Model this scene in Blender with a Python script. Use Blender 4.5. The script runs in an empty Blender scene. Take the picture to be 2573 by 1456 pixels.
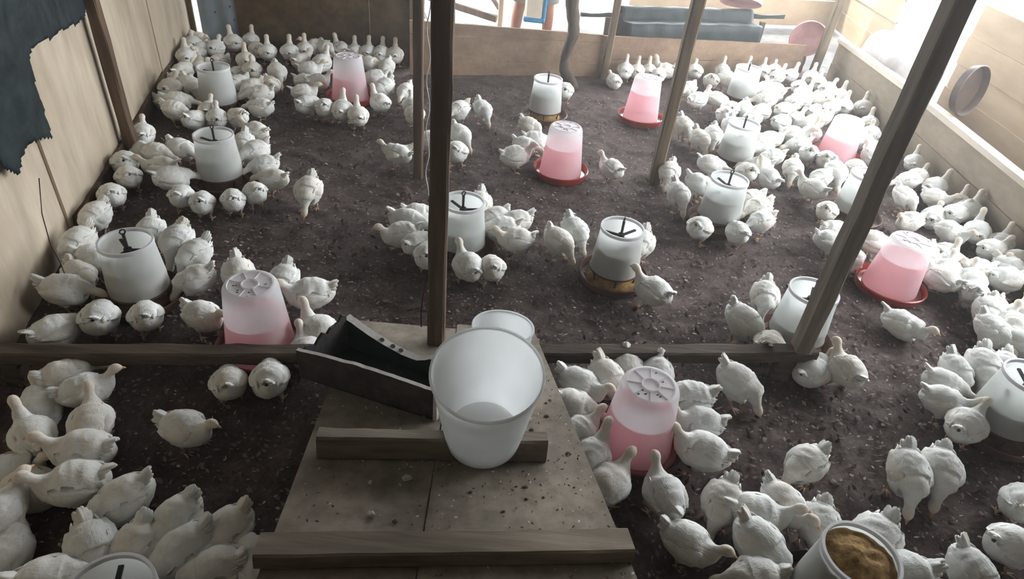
import bpy, math, random
from mathutils import Vector, Matrix, noise

S = bpy.context.scene
COL = S.collection
R = random.Random(11)

# ------------------------------------------------------------------ camera
cd = bpy.data.cameras.new('camera')
cam = bpy.data.objects.new('camera', cd)
COL.objects.link(cam)
cd.sensor_fit = 'HORIZONTAL'
cd.sensor_width = 36.0
cd.lens = 36.0 * 1640.0 / 2573.0
cd.clip_start = 0.05
cam.matrix_world = Matrix((
    (0.9943834, -0.10583784, 0.0, 0.0),
    (0.06262166, 0.58835235, -0.80617618, 0.0),
    (0.08532394, 0.80164822, 0.59167555, 1.9),
    (0, 0, 0, 1)))
S.camera = cam

# ------------------------------------------------------------------ sky, sun, exposure
W = bpy.data.worlds.new('overcast_sky')
S.world = W
W.use_nodes = True
bg = W.node_tree.nodes['Background']
bg.inputs[0].default_value = (0.94, 0.97, 1.0, 1)
bg.inputs[1].default_value = 4.8
sd = bpy.data.lights.new('sun', 'SUN')
sd.energy = 3.0
sd.angle = math.radians(3)
sd.color = (1.0, 0.95, 0.86)
sun = bpy.data.objects.new('sun', sd)
COL.objects.link(sun)
sun.rotation_euler = Vector((0.50, -0.12, -0.85)).to_track_quat('-Z', 'Y').to_euler()
for nm, loc, sx, sy, rot in (('daylight_portal_right', (3.88, 4.6, 1.6), 7.2, 1.9, (0, math.radians(90), 0)),
                             ('daylight_portal_back', (1.0, 7.1, 1.45), 4.2, 2.0, (math.radians(-90), 0, math.radians(14)))):
    ld = bpy.data.lights.new(nm, 'AREA')
    ld.shape = 'RECTANGLE'
    ld.size, ld.size_y = (sy, sx) if 'right' in nm else (sx, sy)
    ld.cycles.is_portal = True
    lo = bpy.data.objects.new(nm, ld)
    COL.objects.link(lo)
    lo.location = loc
    lo.rotation_euler = rot
S.view_settings.view_transform = 'Standard'
S.view_settings.look = 'None'
S.view_settings.gamma = 1.0
S.view_settings.use_curve_mapping = False
S.view_settings.exposure = 1.62
S.cycles.use_denoising = True
S.cycles.max_bounces = 5
S.cycles.diffuse_bounces = 3
S.cycles.adaptive_threshold = 0.12
S.cycles.volume_bounces = 0
S.cycles.glossy_bounces = 2
S.cycles.transparent_max_bounces = 10
S.cycles.sample_clamp_indirect = 6.0

FEEDERS = [
    (-1.623, 2.209, 'feeder under the torn tarp'),
    (-1.729, 3.302, 'middle feeder along left wall'),
    (-2.183, 4.344, 'feeder near the blue-grey sheet'),
    (-0.286, 2.849, 'feeder beside the centre post'),
    (0.502, 2.759, 'feeder with a seed-littered hub'),
    (0.103, 4.835, 'feeder below the crooked pole'),
    (1.788, 5.655, 'rearmost feeder of right row'),
    (1.452, 4.334, 'middle feeder of right row'),
    (1.166, 3.436, 'front feeder of right row'),
    (2.067, 3.706, 'feeder half behind slanted post'),
    (1.318, 2.384, 'feeder at slanted post foot'),
    (2.033, 1.949, 'feeder cut by right edge'),
    (1.047, 1.091, 'feeder heaped with brown feed'),
    (-0.883, 0.766, 'feeder at bottom left'),
]
DRINKERS = [
    (0.518, 1.672, 'drinker beside the ramp'),
    (0.230, 3.894, 'drinker in the open middle'),
    (-1.376, 4.782, 'drinker by brown back wall'),
    (0.858, 4.996, 'drinker left of leaning pole'),
    (1.995, 2.941, 'drinker in bright red tray'),
    (-0.999, 1.961, 'drinker behind the front rail'),
    (2.281, 4.644, 'drinker amid the right flock'),
]
# x, y, heading in degrees, pose, label
BIRDS = [
    (-2.081, 2.679, -96, 'd', 'white chicken pecking, facing left, third bird behind the feeder under the torn tarp'),
    (-2.011, 2.426, -98, 'd', 'white chicken pecking, facing left, fourth bird left of the feeder under the torn tarp'),
    (-1.864, 2.328, 11, 'f', 'white chicken feeding, facing right, third bird left of the feeder under the torn tarp'),
    (-1.879, 2.212, -34, 'd', 'white chicken pecking, facing right, first bird left of the feeder under the torn tarp'),
    (-1.864, 2.093, 10, 'f', 'white chicken feeding, facing right, second bird left of the feeder under the torn tarp'),
    (-1.756, 2.587, -73, 'd', 'white chicken pecking, facing forward, second bird behind the feeder under the torn tarp'),
    (-1.600, 2.524, -88, 'd', 'white chicken pecking, facing forward, first bird behind the feeder under the torn tarp'),
    (-1.476, 2.438, -113, 'd', 'white chicken pecking, facing left, second bird right of the feeder under the torn tarp'),
    (-1.395, 2.261, -150, 'd', 'white chicken pecking, facing left, first bird right of the feeder under the torn tarp'),
    (-1.633, 1.939, 112, 'd', 'white chicken pecking, facing away, second bird in front of the feeder under the torn tarp'),
    (-1.476, 1.992, 120, 'd', 'white chicken pecking, facing away, first bird in front of the feeder under the torn tarp'),
    (-1.256, 2.029, -23, 'n', 'white chicken standing, facing right, first bird left of the drinker behind the front rail'),
    (-1.750, 1.845, 59, 'f', 'white chicken feeding, facing right, third bird in front of the feeder under the torn tarp'),
    (-2.119, 2.893, 127, 'd', 'white chicken pecking, facing away, eighth bird left of the middle feeder along left wall'),
    (-2.235, 3.237, 122, 'd', 'white chicken pecking, facing away, sixth bird left of the middle feeder along left wall'),
    (-2.146, 3.103, 130, 'd', 'white chicken pecking, facing away, fifth bird left of the middle feeder along left wall'),
    (-2.349, 3.650, 114, 'n', 'white chicken standing, facing away, ninth bird left of the middle feeder along left wall'),
    (-2.260, 3.488, -33, 's', 'white chicken resting, facing right, seventh bird left of the middle feeder along left wall'),
    (-2.139, 3.406, -8, 'f', 'white chicken feeding, facing right, fourth bird left of the middle feeder along left wall'),
    (-2.050, 3.252, -166, 'n', 'white chicken standing, facing left, second bird left of the middle feeder along left wall'),
    (-2.038, 3.488, -24, 'f', 'white chicken feeding, facing right, third bird left of the middle feeder along left wall'),
    (-1.910, 3.125, 38, 'f', 'white chicken feeding, facing right, first bird left of the middle feeder along left wall'),
    (-1.789, 2.963, 101, 'd', 'white chicken pecking, facing away, first bird in front of the middle feeder along left wall'),
    (-1.657, 2.917, 110, 'd', 'white chicken pecking, facing away, fourth bird in front of the middle feeder along left wall'),
    (-1.521, 2.978, 117, 'd', 'white chicken pecking, facing away, third bird in front of the middle feeder along left wall'),
    (-1.442, 3.077, 130, 'd', 'white chicken pecking, facing away, second bird in front of the middle feeder along left wall'),
    (-1.408, 3.253, 172, 'f', 'white chicken feeding, facing left, third bird right of the middle feeder along left wall'),
    (-1.514, 3.398, -143, 'f', 'white chicken feeding, facing left, first bird right of the middle feeder along left wall'),
    (-1.616, 3.532, -121, 'f', 'white chicken feeding, facing left, second bird right of the middle feeder along left wall'),
    (-1.732, 3.655, -81, 'd', 'white chicken pecking, facing forward, first bird behind the middle feeder along left wall'),
    (-2.530, 4.379, 94, 'n', 'white chicken standing, facing right, fourth bird left of the feeder near the blue-grey sheet'),
    (-2.511, 4.263, -9, 's', 'white chicken resting, facing right, third bird left of the feeder near the blue-grey sheet'),
    (-2.435, 4.464, -38, 'd', 'white chicken pecking, facing right, second bird left of the feeder near the blue-grey sheet'),
    (-2.386, 4.182, 17, 'f', 'white chicken feeding, facing right, first bird left of the feeder near the blue-grey sheet'),
    (-2.333, 4.028, -9, 'f', 'white chicken feeding, facing right, fifth bird left of the feeder near the blue-grey sheet'),
    (-2.159, 3.917, 80, 'd', 'white chicken pecking, facing right, fourth bird in front of the feeder near the blue-grey sheet'),
    (-2.038, 3.985, 113, 'n', 'white chicken standing, facing away, second bird in front of the feeder near the blue-grey sheet'),
    (-2.145, 4.104, 102, 'n', 'white chicken standing, facing away, first bird in front of the feeder near the blue-grey sheet'),
    (-1.919, 4.026, 142, 'd', 'white chicken pecking, facing left, third bird in front of the feeder near the blue-grey sheet'),
    (-1.735, 3.841, 162, 'n', 'white chicken standing, facing left, second bird behind the middle feeder along left wall'),
    (-1.842, 4.222, 171, 'f', 'white chicken feeding, facing left, fourth bird right of the feeder near the blue-grey sheet'),
    (-1.926, 4.431, -163, 'f', 'white chicken feeding, facing left, third bird right of the feeder near the blue-grey sheet'),
    (-2.024, 4.548, -113, 'f', 'white chicken feeding, facing left, second bird right of the feeder near the blue-grey sheet'),
    (-1.929, 4.667, -49, 'l', 'white chicken looking aside, facing right, fifth bird right of the feeder near the blue-grey sheet'),
    (-2.138, 4.574, -112, 'f', 'white chicken feeding, facing left, first bird right of the feeder near the blue-grey sheet'),
    (-2.159, 4.904, 111, 'n', 'white chicken standing, facing away, sixth bird right of the feeder near the blue-grey sheet'),
    (-2.276, 4.894, -111, 's', 'white chicken resting, facing left, first bird behind the feeder near the blue-grey sheet'),
    (-2.300, 5.127, 112, 'u', 'white chicken alert, facing away, third bird behind the feeder near the blue-grey sheet'),
    (-1.969, 4.911, -60, 'd', 'white chicken pecking, facing forward, seventh bird right of the feeder near the blue-grey sheet'),
    (-2.455, 5.640, 102, 'u', 'white chicken alert, facing away, fourteenth bird behind the feeder near the blue-grey sheet'),
    (-2.556, 5.513, 125, 'u', 'white chicken alert, facing away, twelfth bird behind the feeder near the blue-grey sheet'),
    (-2.626, 5.330, 94, 'n', 'white chicken standing, facing right, ninth bird behind the feeder near the blue-grey sheet'),
    (-2.799, 5.448, -41, 'n', 'white chicken standing, facing right, thirteenth bird behind the feeder near the blue-grey sheet'),
    (-2.900, 5.640, -56, 's', 'white chicken resting, facing forward, fifteenth bird behind the feeder near the blue-grey sheet'),
    (-2.815, 5.336, 116, 'n', 'white chicken standing, facing away, tenth bird behind the feeder near the blue-grey sheet'),
    (-2.767, 5.160, -46, 'n', 'white chicken standing, facing right, seventh bird behind the feeder near the blue-grey sheet'),
    (-2.722, 5.265, -105, 'n', 'white chicken standing, facing left, eighth bird behind the feeder near the blue-grey sheet'),
    (-2.735, 5.046, 116, 'u', 'white chicken alert, facing away, sixth bird behind the feeder near the blue-grey sheet'),
    (-2.689, 4.879, 74, 's', 'white chicken resting, facing right, second bird behind the feeder near the blue-grey sheet'),
    (-2.636, 4.686, -10, 's', 'white chicken resting, facing right, sixth bird left of the feeder near the blue-grey sheet'),
    (-2.622, 5.021, 117, 's', 'white chicken resting, facing away, fourth bird behind the feeder near the blue-grey sheet'),
    (-2.520, 5.129, -108, 's', 'white chicken resting, facing left, fifth bird behind the feeder near the blue-grey sheet'),
    (-2.212, 5.374, 110, 'u', 'white chicken alert, facing away, eighth bird left of the drinker by brown back wall'),
    (-2.368, 5.536, -60, 's', 'white chicken resting, facing forward, eleventh bird behind the feeder near the blue-grey sheet'),
    (-2.047, 5.423, 106, 'u', 'white chicken alert, facing away, seventh bird left of the drinker by brown back wall'),
    (-1.897, 5.257, 68, 'n', 'white chicken standing, facing right, sixth bird left of the drinker by brown back wall'),
    (-1.956, 5.524, 105, 'u', 'white chicken alert, facing away, eighth bird behind the drinker by brown back wall'),
    (-1.903, 5.640, -160, 'n', 'white chicken standing, facing left, ninth bird behind the drinker by brown back wall'),
    (-1.790, 5.605, -46, 'f', 'white chicken feeding, facing right, seventh bird behind the drinker by brown back wall'),
    (-1.681, 5.640, 133, 'u', 'white chicken alert, facing left, sixth bird behind the drinker by brown back wall'),
    (-1.561, 5.640, 102, 'u', 'white chicken alert, facing away, fifth bird behind the drinker by brown back wall'),
    (-1.444, 5.640, 97, 'u', 'white chicken alert, facing away, fourth bird behind the drinker by brown back wall'),
    (-1.212, 5.640, 99, 'u', 'white chicken alert, facing away, eighth bird right of the drinker by brown back wall'),
    (-1.331, 5.640, 93, 'u', 'white chicken alert, facing away, third bird behind the drinker by brown back wall'),
    (-1.353, 5.360, -11, 'f', 'white chicken feeding, facing right, second bird behind the drinker by brown back wall'),
    (-1.213, 5.324, -92, 'd', 'white chicken pecking, facing forward, sixth bird right of the drinker by brown back wall'),
    (-1.251, 5.050, -162, 'f', 'white chicken feeding, facing left, second bird right of the drinker by brown back wall'),
    (-1.125, 4.822, -119, 'd', 'white chicken pecking, facing left, first bird right of the drinker by brown back wall'),
    (-1.718, 5.235, 79, 'u', 'white chicken alert, facing right, first bird behind the drinker by brown back wall'),
    (-1.768, 5.085, 19, 'n', 'white chicken standing, facing right, fifth bird left of the drinker by brown back wall'),
    (-1.757, 4.920, -10, 's', 'white chicken resting, facing right, third bird left of the drinker by brown back wall'),
    (-1.626, 4.826, 45, 'n', 'white chicken standing, facing right, first bird left of the drinker by brown back wall'),
    (-1.659, 4.596, 17, 'n', 'white chicken standing, facing right, second bird left of the drinker by brown back wall'),
    (-1.553, 4.345, 62, 'f', 'white chicken feeding, facing right, fourth bird left of the drinker by brown back wall'),
    (-1.429, 4.328, 103, 'd', 'white chicken pecking, facing away, second bird in front of the drinker by brown back wall'),
    (-1.311, 4.331, 98, 'u', 'white chicken alert, facing away, first bird in front of the drinker by brown back wall'),
    (-1.180, 4.264, 110, 'u', 'white chicken alert, facing away, third bird in front of the drinker by brown back wall'),
    (-1.095, 4.543, 136, 'u', 'white chicken alert, facing left, third bird right of the drinker by brown back wall'),
    (-0.959, 4.812, -101, 'f', 'white chicken feeding, facing left, fourth bird right of the drinker by brown back wall'),
    (-0.869, 4.570, 104, 'n', 'white chicken standing, facing away, fifth bird right of the drinker by brown back wall'),
    (-0.811, 4.384, 97, 'n', 'white chicken standing, facing away, seventh bird right of the drinker by brown back wall'),
    (-0.518, 4.553, -124, 'f', 'white chicken feeding, facing left, second bird left of the feeder below the crooked pole'),
    (-0.352, 4.609, -58, 'd', 'white chicken pecking, facing right, first bird left of the feeder below the crooked pole'),
    (-0.454, 4.119, -45, 'd', 'white chicken pecking, facing right, fifth bird left of the drinker in the open middle'),
    (-0.444, 3.841, 84, 'd', 'white chicken pecking, facing away, fourth bird left of the drinker in the open middle'),
    (-0.636, 3.972, 104, 'd', 'white chicken pecking, facing away, sixth bird left of the drinker in the open middle'),
    (-0.808, 3.743, 171, 'w', 'white chicken flapping, facing left, fifth bird right of the middle feeder along left wall'),
    (-1.169, 3.139, -88, 'd', 'white chicken pecking, facing forward, fourth bird right of the middle feeder along left wall'),
    (-0.539, 3.035, 12, 'f', 'white chicken feeding, facing right, fourth bird left of the feeder beside the centre post'),
    (-0.574, 2.924, -7, 'f', 'white chicken feeding, facing right, second bird left of the feeder beside the centre post'),
    (-0.596, 2.807, -150, 'n', 'white chicken standing, facing left, third bird left of the feeder beside the centre post'),
    (-0.495, 2.749, 58, 'f', 'white chicken feeding, facing right, first bird left of the feeder beside the centre post'),
    (-0.425, 2.635, 94, 'd', 'white chicken pecking, facing away, first bird in front of the feeder beside the centre post'),
    (-0.230, 3.200, -89, 'd', 'white chicken pecking, facing forward, first bird behind the feeder beside the centre post'),
    (-0.134, 3.071, -135, 'f', 'white chicken feeding, facing left, second bird right of the feeder beside the centre post'),
    (-0.017, 3.055, -150, 'f', 'white chicken feeding, facing left, fourth bird right of the feeder beside the centre post'),
    (-0.088, 2.963, -168, 'f', 'white chicken feeding, facing left, first bird right of the feeder beside the centre post'),
    (-0.010, 2.875, -169, 'n', 'white chicken standing, facing left, third bird right of the feeder beside the centre post'),
    (-0.226, 2.587, 119, 'n', 'white chicken standing, facing away, second bird in front of the feeder beside the centre post'),
    (-0.109, 2.597, 98, 'd', 'white chicken pecking, facing away, third bird in front of the feeder beside the centre post'),
    (0.302, 3.017, -61, 'd', 'white chicken pecking, facing right, second bird left of the feeder with a seed-littered hub'),
    (0.217, 2.899, -41, 'd', 'white chicken pecking, facing right, first bird left of the feeder with a seed-littered hub'),
    (0.649, 2.958, -108, 'd', 'white chicken pecking, facing forward, first bird right of the feeder with a seed-littered hub'),
    (0.666, 2.548, 138, 'n', 'white chicken standing, facing left, first bird in front of the feeder with a seed-littered hub'),
    (0.004, 4.405, -22, 'd', 'white chicken pecking, facing right, first bird in front of the feeder below the crooked pole'),
    (0.052, 4.170, 15, 'f', 'white chicken feeding, facing right, third bird left of the drinker in the open middle'),
    (-0.013, 4.073, -9, 'f', 'white chicken feeding, facing right, second bird left of the drinker in the open middle'),
    (-0.066, 3.870, 25, 'n', 'white chicken standing, facing right, first bird left of the drinker in the open middle'),
    (0.547, 3.855, 131, 'n', 'white chicken standing, facing left, first bird right of the drinker in the open middle'),
    (0.248, 5.185, 90, 'f', 'white chicken feeding, facing away, first bird right of the feeder below the crooked pole'),
    (0.690, 5.720, 111, 's', 'white chicken resting, facing left, first bird behind the drinker left of leaning pole'),
    (0.795, 5.891, 85, 'u', 'white chicken alert, facing away, second bird behind the drinker left of leaning pole'),
    (0.905, 5.930, 83, 'u', 'white chicken alert, facing away, eleventh bird left of the rearmost feeder of right row'),
    (1.015, 5.967, 87, 'u', 'white chicken alert, facing away, tenth bird left of the rearmost feeder of right row'),
    (1.092, 5.882, 80, 'n', 'white chicken standing, facing away, ninth bird left of the rearmost feeder of right row'),
    (1.161, 6.015, 150, 'u', 'white chicken alert, facing left, eighth bird left of the rearmost feeder of right row'),
    (1.295, 6.058, 52, 'n', 'white chicken standing, facing right, seventh bird left of the rearmost feeder of right row'),
    (1.449, 6.087, 82, 'n', 'white chicken standing, facing away, fifth bird left of the rearmost feeder of right row'),
    (1.557, 5.857, 70, 'd', 'white chicken pecking, facing away, second bird left of the rearmost feeder of right row'),
    (1.724, 6.201, 77, 'u', 'white chicken alert, facing away, first bird behind the rearmost feeder of right row'),
    (1.722, 5.953, -66, 'f', 'white chicken feeding, facing right, first bird left of the rearmost feeder of right row'),
    (1.971, 6.282, 72, 'u', 'white chicken alert, facing away, second bird behind the rearmost feeder of right row'),
    (2.145, 6.340, 79, 'u', 'white chicken alert, facing away, third bird behind the rearmost feeder of right row'),
    (2.253, 6.375, 76, 'n', 'white chicken standing, facing away, sixteenth bird right of the rearmost feeder of right row'),
    (1.307, 5.571, -130, 'f', 'white chicken feeding, facing left, fourth bird left of the rearmost feeder of right row'),
    (1.352, 5.317, 36, 'u', 'white chicken alert, facing right, sixth bird left of the rearmost feeder of right row'),
    (1.525, 5.397, -12, 'd', 'white chicken pecking, facing right, third bird left of the rearmost feeder of right row'),
    (2.105, 5.800, 167, 'u', 'white chicken alert, facing left, fourth bird right of the rearmost feeder of right row'),
    (2.247, 6.213, 48, 'u', 'white chicken alert, facing right, twelfth bird right of the rearmost feeder of right row'),
    (1.997, 5.753, -133, 'f', 'white chicken feeding, facing left, first bird right of the rearmost feeder of right row'),
    (1.940, 5.478, -177, 'f', 'white chicken feeding, facing left, second bird right of the rearmost feeder of right row'),
    (2.026, 5.615, 150, 'f', 'white chicken feeding, facing left, third bird right of the rearmost feeder of right row'),
    (1.840, 5.183, 46, 'n', 'white chicken standing, facing right, first bird in front of the rearmost feeder of right row'),
    (2.057, 5.272, 26, 'n', 'white chicken standing, facing right, sixth bird right of the rearmost feeder of right row'),
    (1.958, 5.015, 33, 'n', 'white chicken standing, facing right, sixth bird left of the drinker amid the right flock'),
    (1.514, 5.031, 75, 'd', 'white chicken pecking, facing away, second bird right of the drinker left of leaning pole'),
    (1.580, 5.161, 82, 'f', 'white chicken feeding, facing away, third bird in front of the rearmost feeder of right row'),
    (1.696, 5.176, -103, 'd', 'white chicken pecking, facing forward, second bird in front of the rearmost feeder of right row'),
    (1.145, 4.703, -70, 'd', 'white chicken pecking, facing right, first bird right of the drinker left of leaning pole'),
    (1.223, 4.481, -70, 'd', 'white chicken pecking, facing right, second bird left of the middle feeder of right row'),
    (1.335, 4.575, -97, 'd', 'white chicken pecking, facing forward, first bird left of the middle feeder of right row'),
    (1.513, 4.789, -94, 'd', 'white chicken pecking, facing forward, first bird behind the middle feeder of right row'),
    (1.656, 4.781, -113, 'd', 'white chicken pecking, facing forward, second bird behind the middle feeder of right row'),
    (1.717, 4.988, -121, 'f', 'white chicken feeding, facing left, eighth bird left of the drinker amid the right flock'),
    (1.670, 4.562, -165, 'f', 'white chicken feeding, facing left, third bird right of the middle feeder of right row'),
    (1.773, 4.619, 24, 'n', 'white chicken standing, facing right, fifth bird right of the middle feeder of right row'),
    (1.971, 4.745, -11, 'n', 'white chicken standing, facing right, second bird left of the drinker amid the right flock'),
    (1.661, 4.431, -148, 'f', 'white chicken feeding, facing left, first bird right of the middle feeder of right row'),
    (2.393, 6.295, 48, 'u', 'white chicken alert, facing right, eighteenth bird right of the rearmost feeder of right row'),
    (2.375, 5.970, 62, 'n', 'white chicken standing, facing away, eleventh bird right of the rearmost feeder of right row'),
    (2.385, 5.853, 35, 'u', 'white chicken alert, facing right, ninth bird right of the rearmost feeder of right row'),
    (2.574, 6.274, 65, 'u', 'white chicken alert, facing away, twenty-first bird right of the rearmost feeder of right row'),
    (2.610, 6.150, 70, 'u', 'white chicken alert, facing away, twentieth bird right of the rearmost feeder of right row'),
    (2.618, 5.938, 45, 'n', 'white chicken standing, facing right, seventeenth bird right of the rearmost feeder of right row'),
    (2.683, 5.815, 56, 'u', 'white chicken alert, facing right, nineteenth bird right of the rearmost feeder of right row'),
    (2.291, 5.589, 17, 'n', 'white chicken standing, facing right, seventh bird right of the rearmost feeder of right row'),
    (2.432, 5.612, -70, 'n', 'white chicken standing, facing right, tenth bird right of the rearmost feeder of right row'),
    (2.521, 5.706, 72, 'n', 'white chicken standing, facing away, thirteenth bird right of the rearmost feeder of right row'),
    (2.185, 5.491, 74, 'n', 'white chicken standing, facing away, fifth bird right of the rearmost feeder of right row'),
    (2.385, 5.490, 34, 's', 'white chicken resting, facing right, eighth bird right of the rearmost feeder of right row'),
    (2.509, 5.484, 53, 'u', 'white chicken alert, facing right, fourteenth bird right of the rearmost feeder of right row'),
    (2.628, 5.537, 65, 'u', 'white chicken alert, facing away, fifteenth bird right of the rearmost feeder of right row'),
    (2.800, 5.565, 67, 'u', 'white chicken alert, facing away, twenty-second bird right of the rearmost feeder of right row'),
    (2.096, 5.117, 44, 'n', 'white chicken standing, facing right, seventh bird left of the drinker amid the right flock'),
    (2.330, 5.211, -164, 'f', 'white chicken feeding, facing left, second bird behind the drinker amid the right flock'),
    (2.149, 5.013, -12, 'n', 'white chicken standing, facing right, fifth bird left of the drinker amid the right flock'),
    (2.245, 5.103, 33, 'u', 'white chicken alert, facing right, first bird behind the drinker amid the right flock'),
    (2.127, 4.820, 57, 'u', 'white chicken alert, facing away, first bird left of the drinker amid the right flock'),
    (1.954, 4.573, -165, 'f', 'white chicken feeding, facing left, third bird left of the drinker amid the right flock'),
    (1.996, 4.446, 70, 'd', 'white chicken pecking, facing away, fourth bird left of the drinker amid the right flock'),
    (2.089, 4.356, 62, 'd', 'white chicken pecking, facing away, first bird in front of the drinker amid the right flock'),
    (2.720, 5.210, 69, 'u', 'white chicken alert, facing away, third bird behind the drinker amid the right flock'),
    (2.627, 4.943, 72, 'n', 'white chicken standing, facing away, fourth bird right of the drinker amid the right flock'),
    (2.505, 4.782, -156, 'f', 'white chicken feeding, facing left, second bird right of the drinker amid the right flock'),
    (2.550, 4.662, 40, 'u', 'white chicken alert, facing right, third bird right of the drinker amid the right flock'),
    (2.468, 4.503, 98, 'n', 'white chicken standing, facing left, first bird right of the drinker amid the right flock'),
    (2.271, 4.285, 78, 'f', 'white chicken feeding, facing away, second bird in front of the drinker amid the right flock'),
    (1.701, 4.318, -166, 'f', 'white chicken feeding, facing left, second bird right of the middle feeder of right row'),
    (0.927, 3.888, -106, 'd', 'white chicken pecking, facing forward, second bird left of the front feeder of right row'),
    (1.230, 4.069, -10, 'f', 'white chicken feeding, facing right, third bird left of the middle feeder of right row'),
    (0.938, 3.576, -74, 'd', 'white chicken pecking, facing forward, first bird left of the front feeder of right row'),
    (1.101, 3.750, -33, 'f', 'white chicken feeding, facing right, first bird behind the front feeder of right row'),
    (1.004, 3.200, 55, 'd', 'white chicken pecking, facing right, second bird in front of the front feeder of right row'),
    (1.218, 3.208, 99, 'f', 'white chicken feeding, facing away, first bird in front of the front feeder of right row'),
    (1.379, 3.607, -152, 'f', 'white chicken feeding, facing left, third bird right of the front feeder of right row'),
    (1.394, 3.490, -146, 'f', 'white chicken feeding, facing left, second bird right of the front feeder of right row'),
    (1.386, 3.361, -153, 'f', 'white chicken feeding, facing left, first bird right of the front feeder of right row'),
    (1.450, 3.996, 86, 'd', 'white chicken pecking, facing away, second bird in front of the middle feeder of right row'),
    (1.577, 3.962, 123, 'u', 'white chicken alert, facing left, third bird in front of the middle feeder of right row'),
    (1.557, 4.123, 170, 'f', 'white chicken feeding, facing left, first bird in front of the middle feeder of right row'),
    (1.796, 4.145, -106, 'd', 'white chicken pecking, facing forward, fourth bird right of the middle feeder of right row'),
    (2.086, 4.148, -88, 'd', 'white chicken pecking, facing forward, first bird behind the feeder half behind slanted post'),
    (1.948, 4.038, -140, 'f', 'white chicken feeding, facing left, third bird left of the feeder half behind slanted post'),
    (1.841, 3.871, 132, 'n', 'white chicken standing, facing left, second bird left of the feeder half behind slanted post'),
    (1.847, 3.586, 53, 'd', 'white chicken pecking, facing away, first bird left of the feeder half behind slanted post'),
    (1.810, 3.336, 12, 'f', 'white chicken feeding, facing right, third bird left of the drinker in bright red tray'),
    (1.741, 3.209, -8, 'f', 'white chicken feeding, facing right, second bird left of the drinker in bright red tray'),
    (2.770, 4.491, 66, 'u', 'white chicken alert, facing away, fifth bird right of the drinker amid the right flock'),
    (2.581, 4.151, -167, 'f', 'white chicken feeding, facing left, seventh bird right of the drinker amid the right flock'),
    (2.692, 4.249, 44, 'n', 'white chicken standing, facing right, sixth bird right of the drinker amid the right flock'),
    (2.453, 3.895, -64, 'd', 'white chicken pecking, facing right, second bird right of the feeder half behind slanted post'),
    (2.738, 4.094, 33, 'u', 'white chicken alert, facing right, eighth bird right of the drinker amid the right flock'),
    (2.671, 3.928, -40, 'n', 'white chicken standing, facing right, sixth bird right of the feeder half behind slanted post'),
    (2.800, 3.895, 54, 'u', 'white chicken alert, facing away, tenth bird right of the feeder half behind slanted post'),
    (2.800, 3.778, 46, 'u', 'white chicken alert, facing right, eighth bird right of the feeder half behind slanted post'),
    (2.692, 3.717, 35, 'n', 'white chicken standing, facing right, fifth bird right of the feeder half behind slanted post'),
    (2.574, 3.723, 55, 's', 'white chicken resting, facing away, third bird right of the feeder half behind slanted post'),
    (2.334, 3.555, -154, 'n', 'white chicken standing, facing left, first bird right of the feeder half behind slanted post'),
    (2.540, 3.463, -63, 'n', 'white chicken standing, facing right, fourth bird right of the feeder half behind slanted post'),
    (2.714, 3.508, 67, 'u', 'white chicken alert, facing away, seventh bird right of the feeder half behind slanted post'),
    (2.800, 3.400, 51, 'u', 'white chicken alert, facing away, eleventh bird right of the feeder half behind slanted post'),
    (2.703, 3.309, 24, 'n', 'white chicken standing, facing right, ninth bird right of the feeder half behind slanted post'),
    (2.426, 3.279, -147, 's', 'white chicken resting, facing left, twelfth bird right of the drinker in bright red tray'),
    (2.217, 3.100, -118, 'd', 'white chicken pecking, facing forward, second bird right of the drinker in bright red tray'),
    (2.226, 2.936, 123, 'n', 'white chicken standing, facing left, first bird right of the drinker in bright red tray'),
    (2.305, 3.022, 60, 'n', 'white chicken standing, facing away, third bird right of the drinker in bright red tray'),
    (2.381, 3.120, 68, 'u', 'white chicken alert, facing away, sixth bird right of the drinker in bright red tray'),
    (2.481, 3.059, -169, 'n', 'white chicken standing, facing left, ninth bird right of the drinker in bright red tray'),
    (2.395, 2.949, 63, 'n', 'white chicken standing, facing away, fifth bird right of the drinker in bright red tray'),
    (2.607, 2.990, 10, 'n', 'white chicken standing, facing right, fourteenth bird right of the drinker in bright red tray'),
    (2.781, 3.221, -148, 'n', 'white chicken standing, facing left, sixteenth bird right of the drinker in bright red tray'),
    (2.708, 3.128, -63, 'n', 'white chicken standing, facing right, fifteenth bird right of the drinker in bright red tray'),
    (2.357, 2.839, 58, 'd', 'white chicken pecking, facing away, fourth bird right of the drinker in bright red tray'),
    (2.434, 2.755, -130, 's', 'white chicken resting, facing forward, eighth bird right of the drinker in bright red tray'),
    (2.347, 2.681, -118, 'd', 'white chicken pecking, facing forward, seventh bird right of the drinker in bright red tray'),
    (2.406, 2.581, 61, 'n', 'white chicken standing, facing away, eleventh bird right of the drinker in bright red tray'),
    (2.278, 2.507, -75, 'f', 'white chicken feeding, facing right, tenth bird right of the drinker in bright red tray'),
    (2.368, 2.434, -30, 'n', 'white chicken standing, facing right, fourth bird behind the feeder cut by right edge'),
    (2.508, 2.662, 65, 'n', 'white chicken standing, facing away, thirteenth bird right of the drinker in bright red tray'),
    (1.890, 2.544, -51, 's', 'white chicken resting, facing right, first bird in front of the drinker in bright red tray'),
    (1.997, 3.248, -9, 'f', 'white chicken feeding, facing right, first bird behind the drinker in bright red tray'),
    (1.791, 3.046, 24, 'd', 'white chicken pecking, facing right, first bird left of the drinker in bright red tray'),
    (1.215, 2.594, -104, 'd', 'white chicken pecking, facing forward, first bird behind the feeder at slanted post foot'),
    (1.064, 2.368, -51, 'd', 'white chicken pecking, facing right, first bird left of the feeder at slanted post foot'),
    (1.143, 2.229, 59, 'd', 'white chicken pecking, facing away, first bird in front of the feeder at slanted post foot'),
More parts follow.
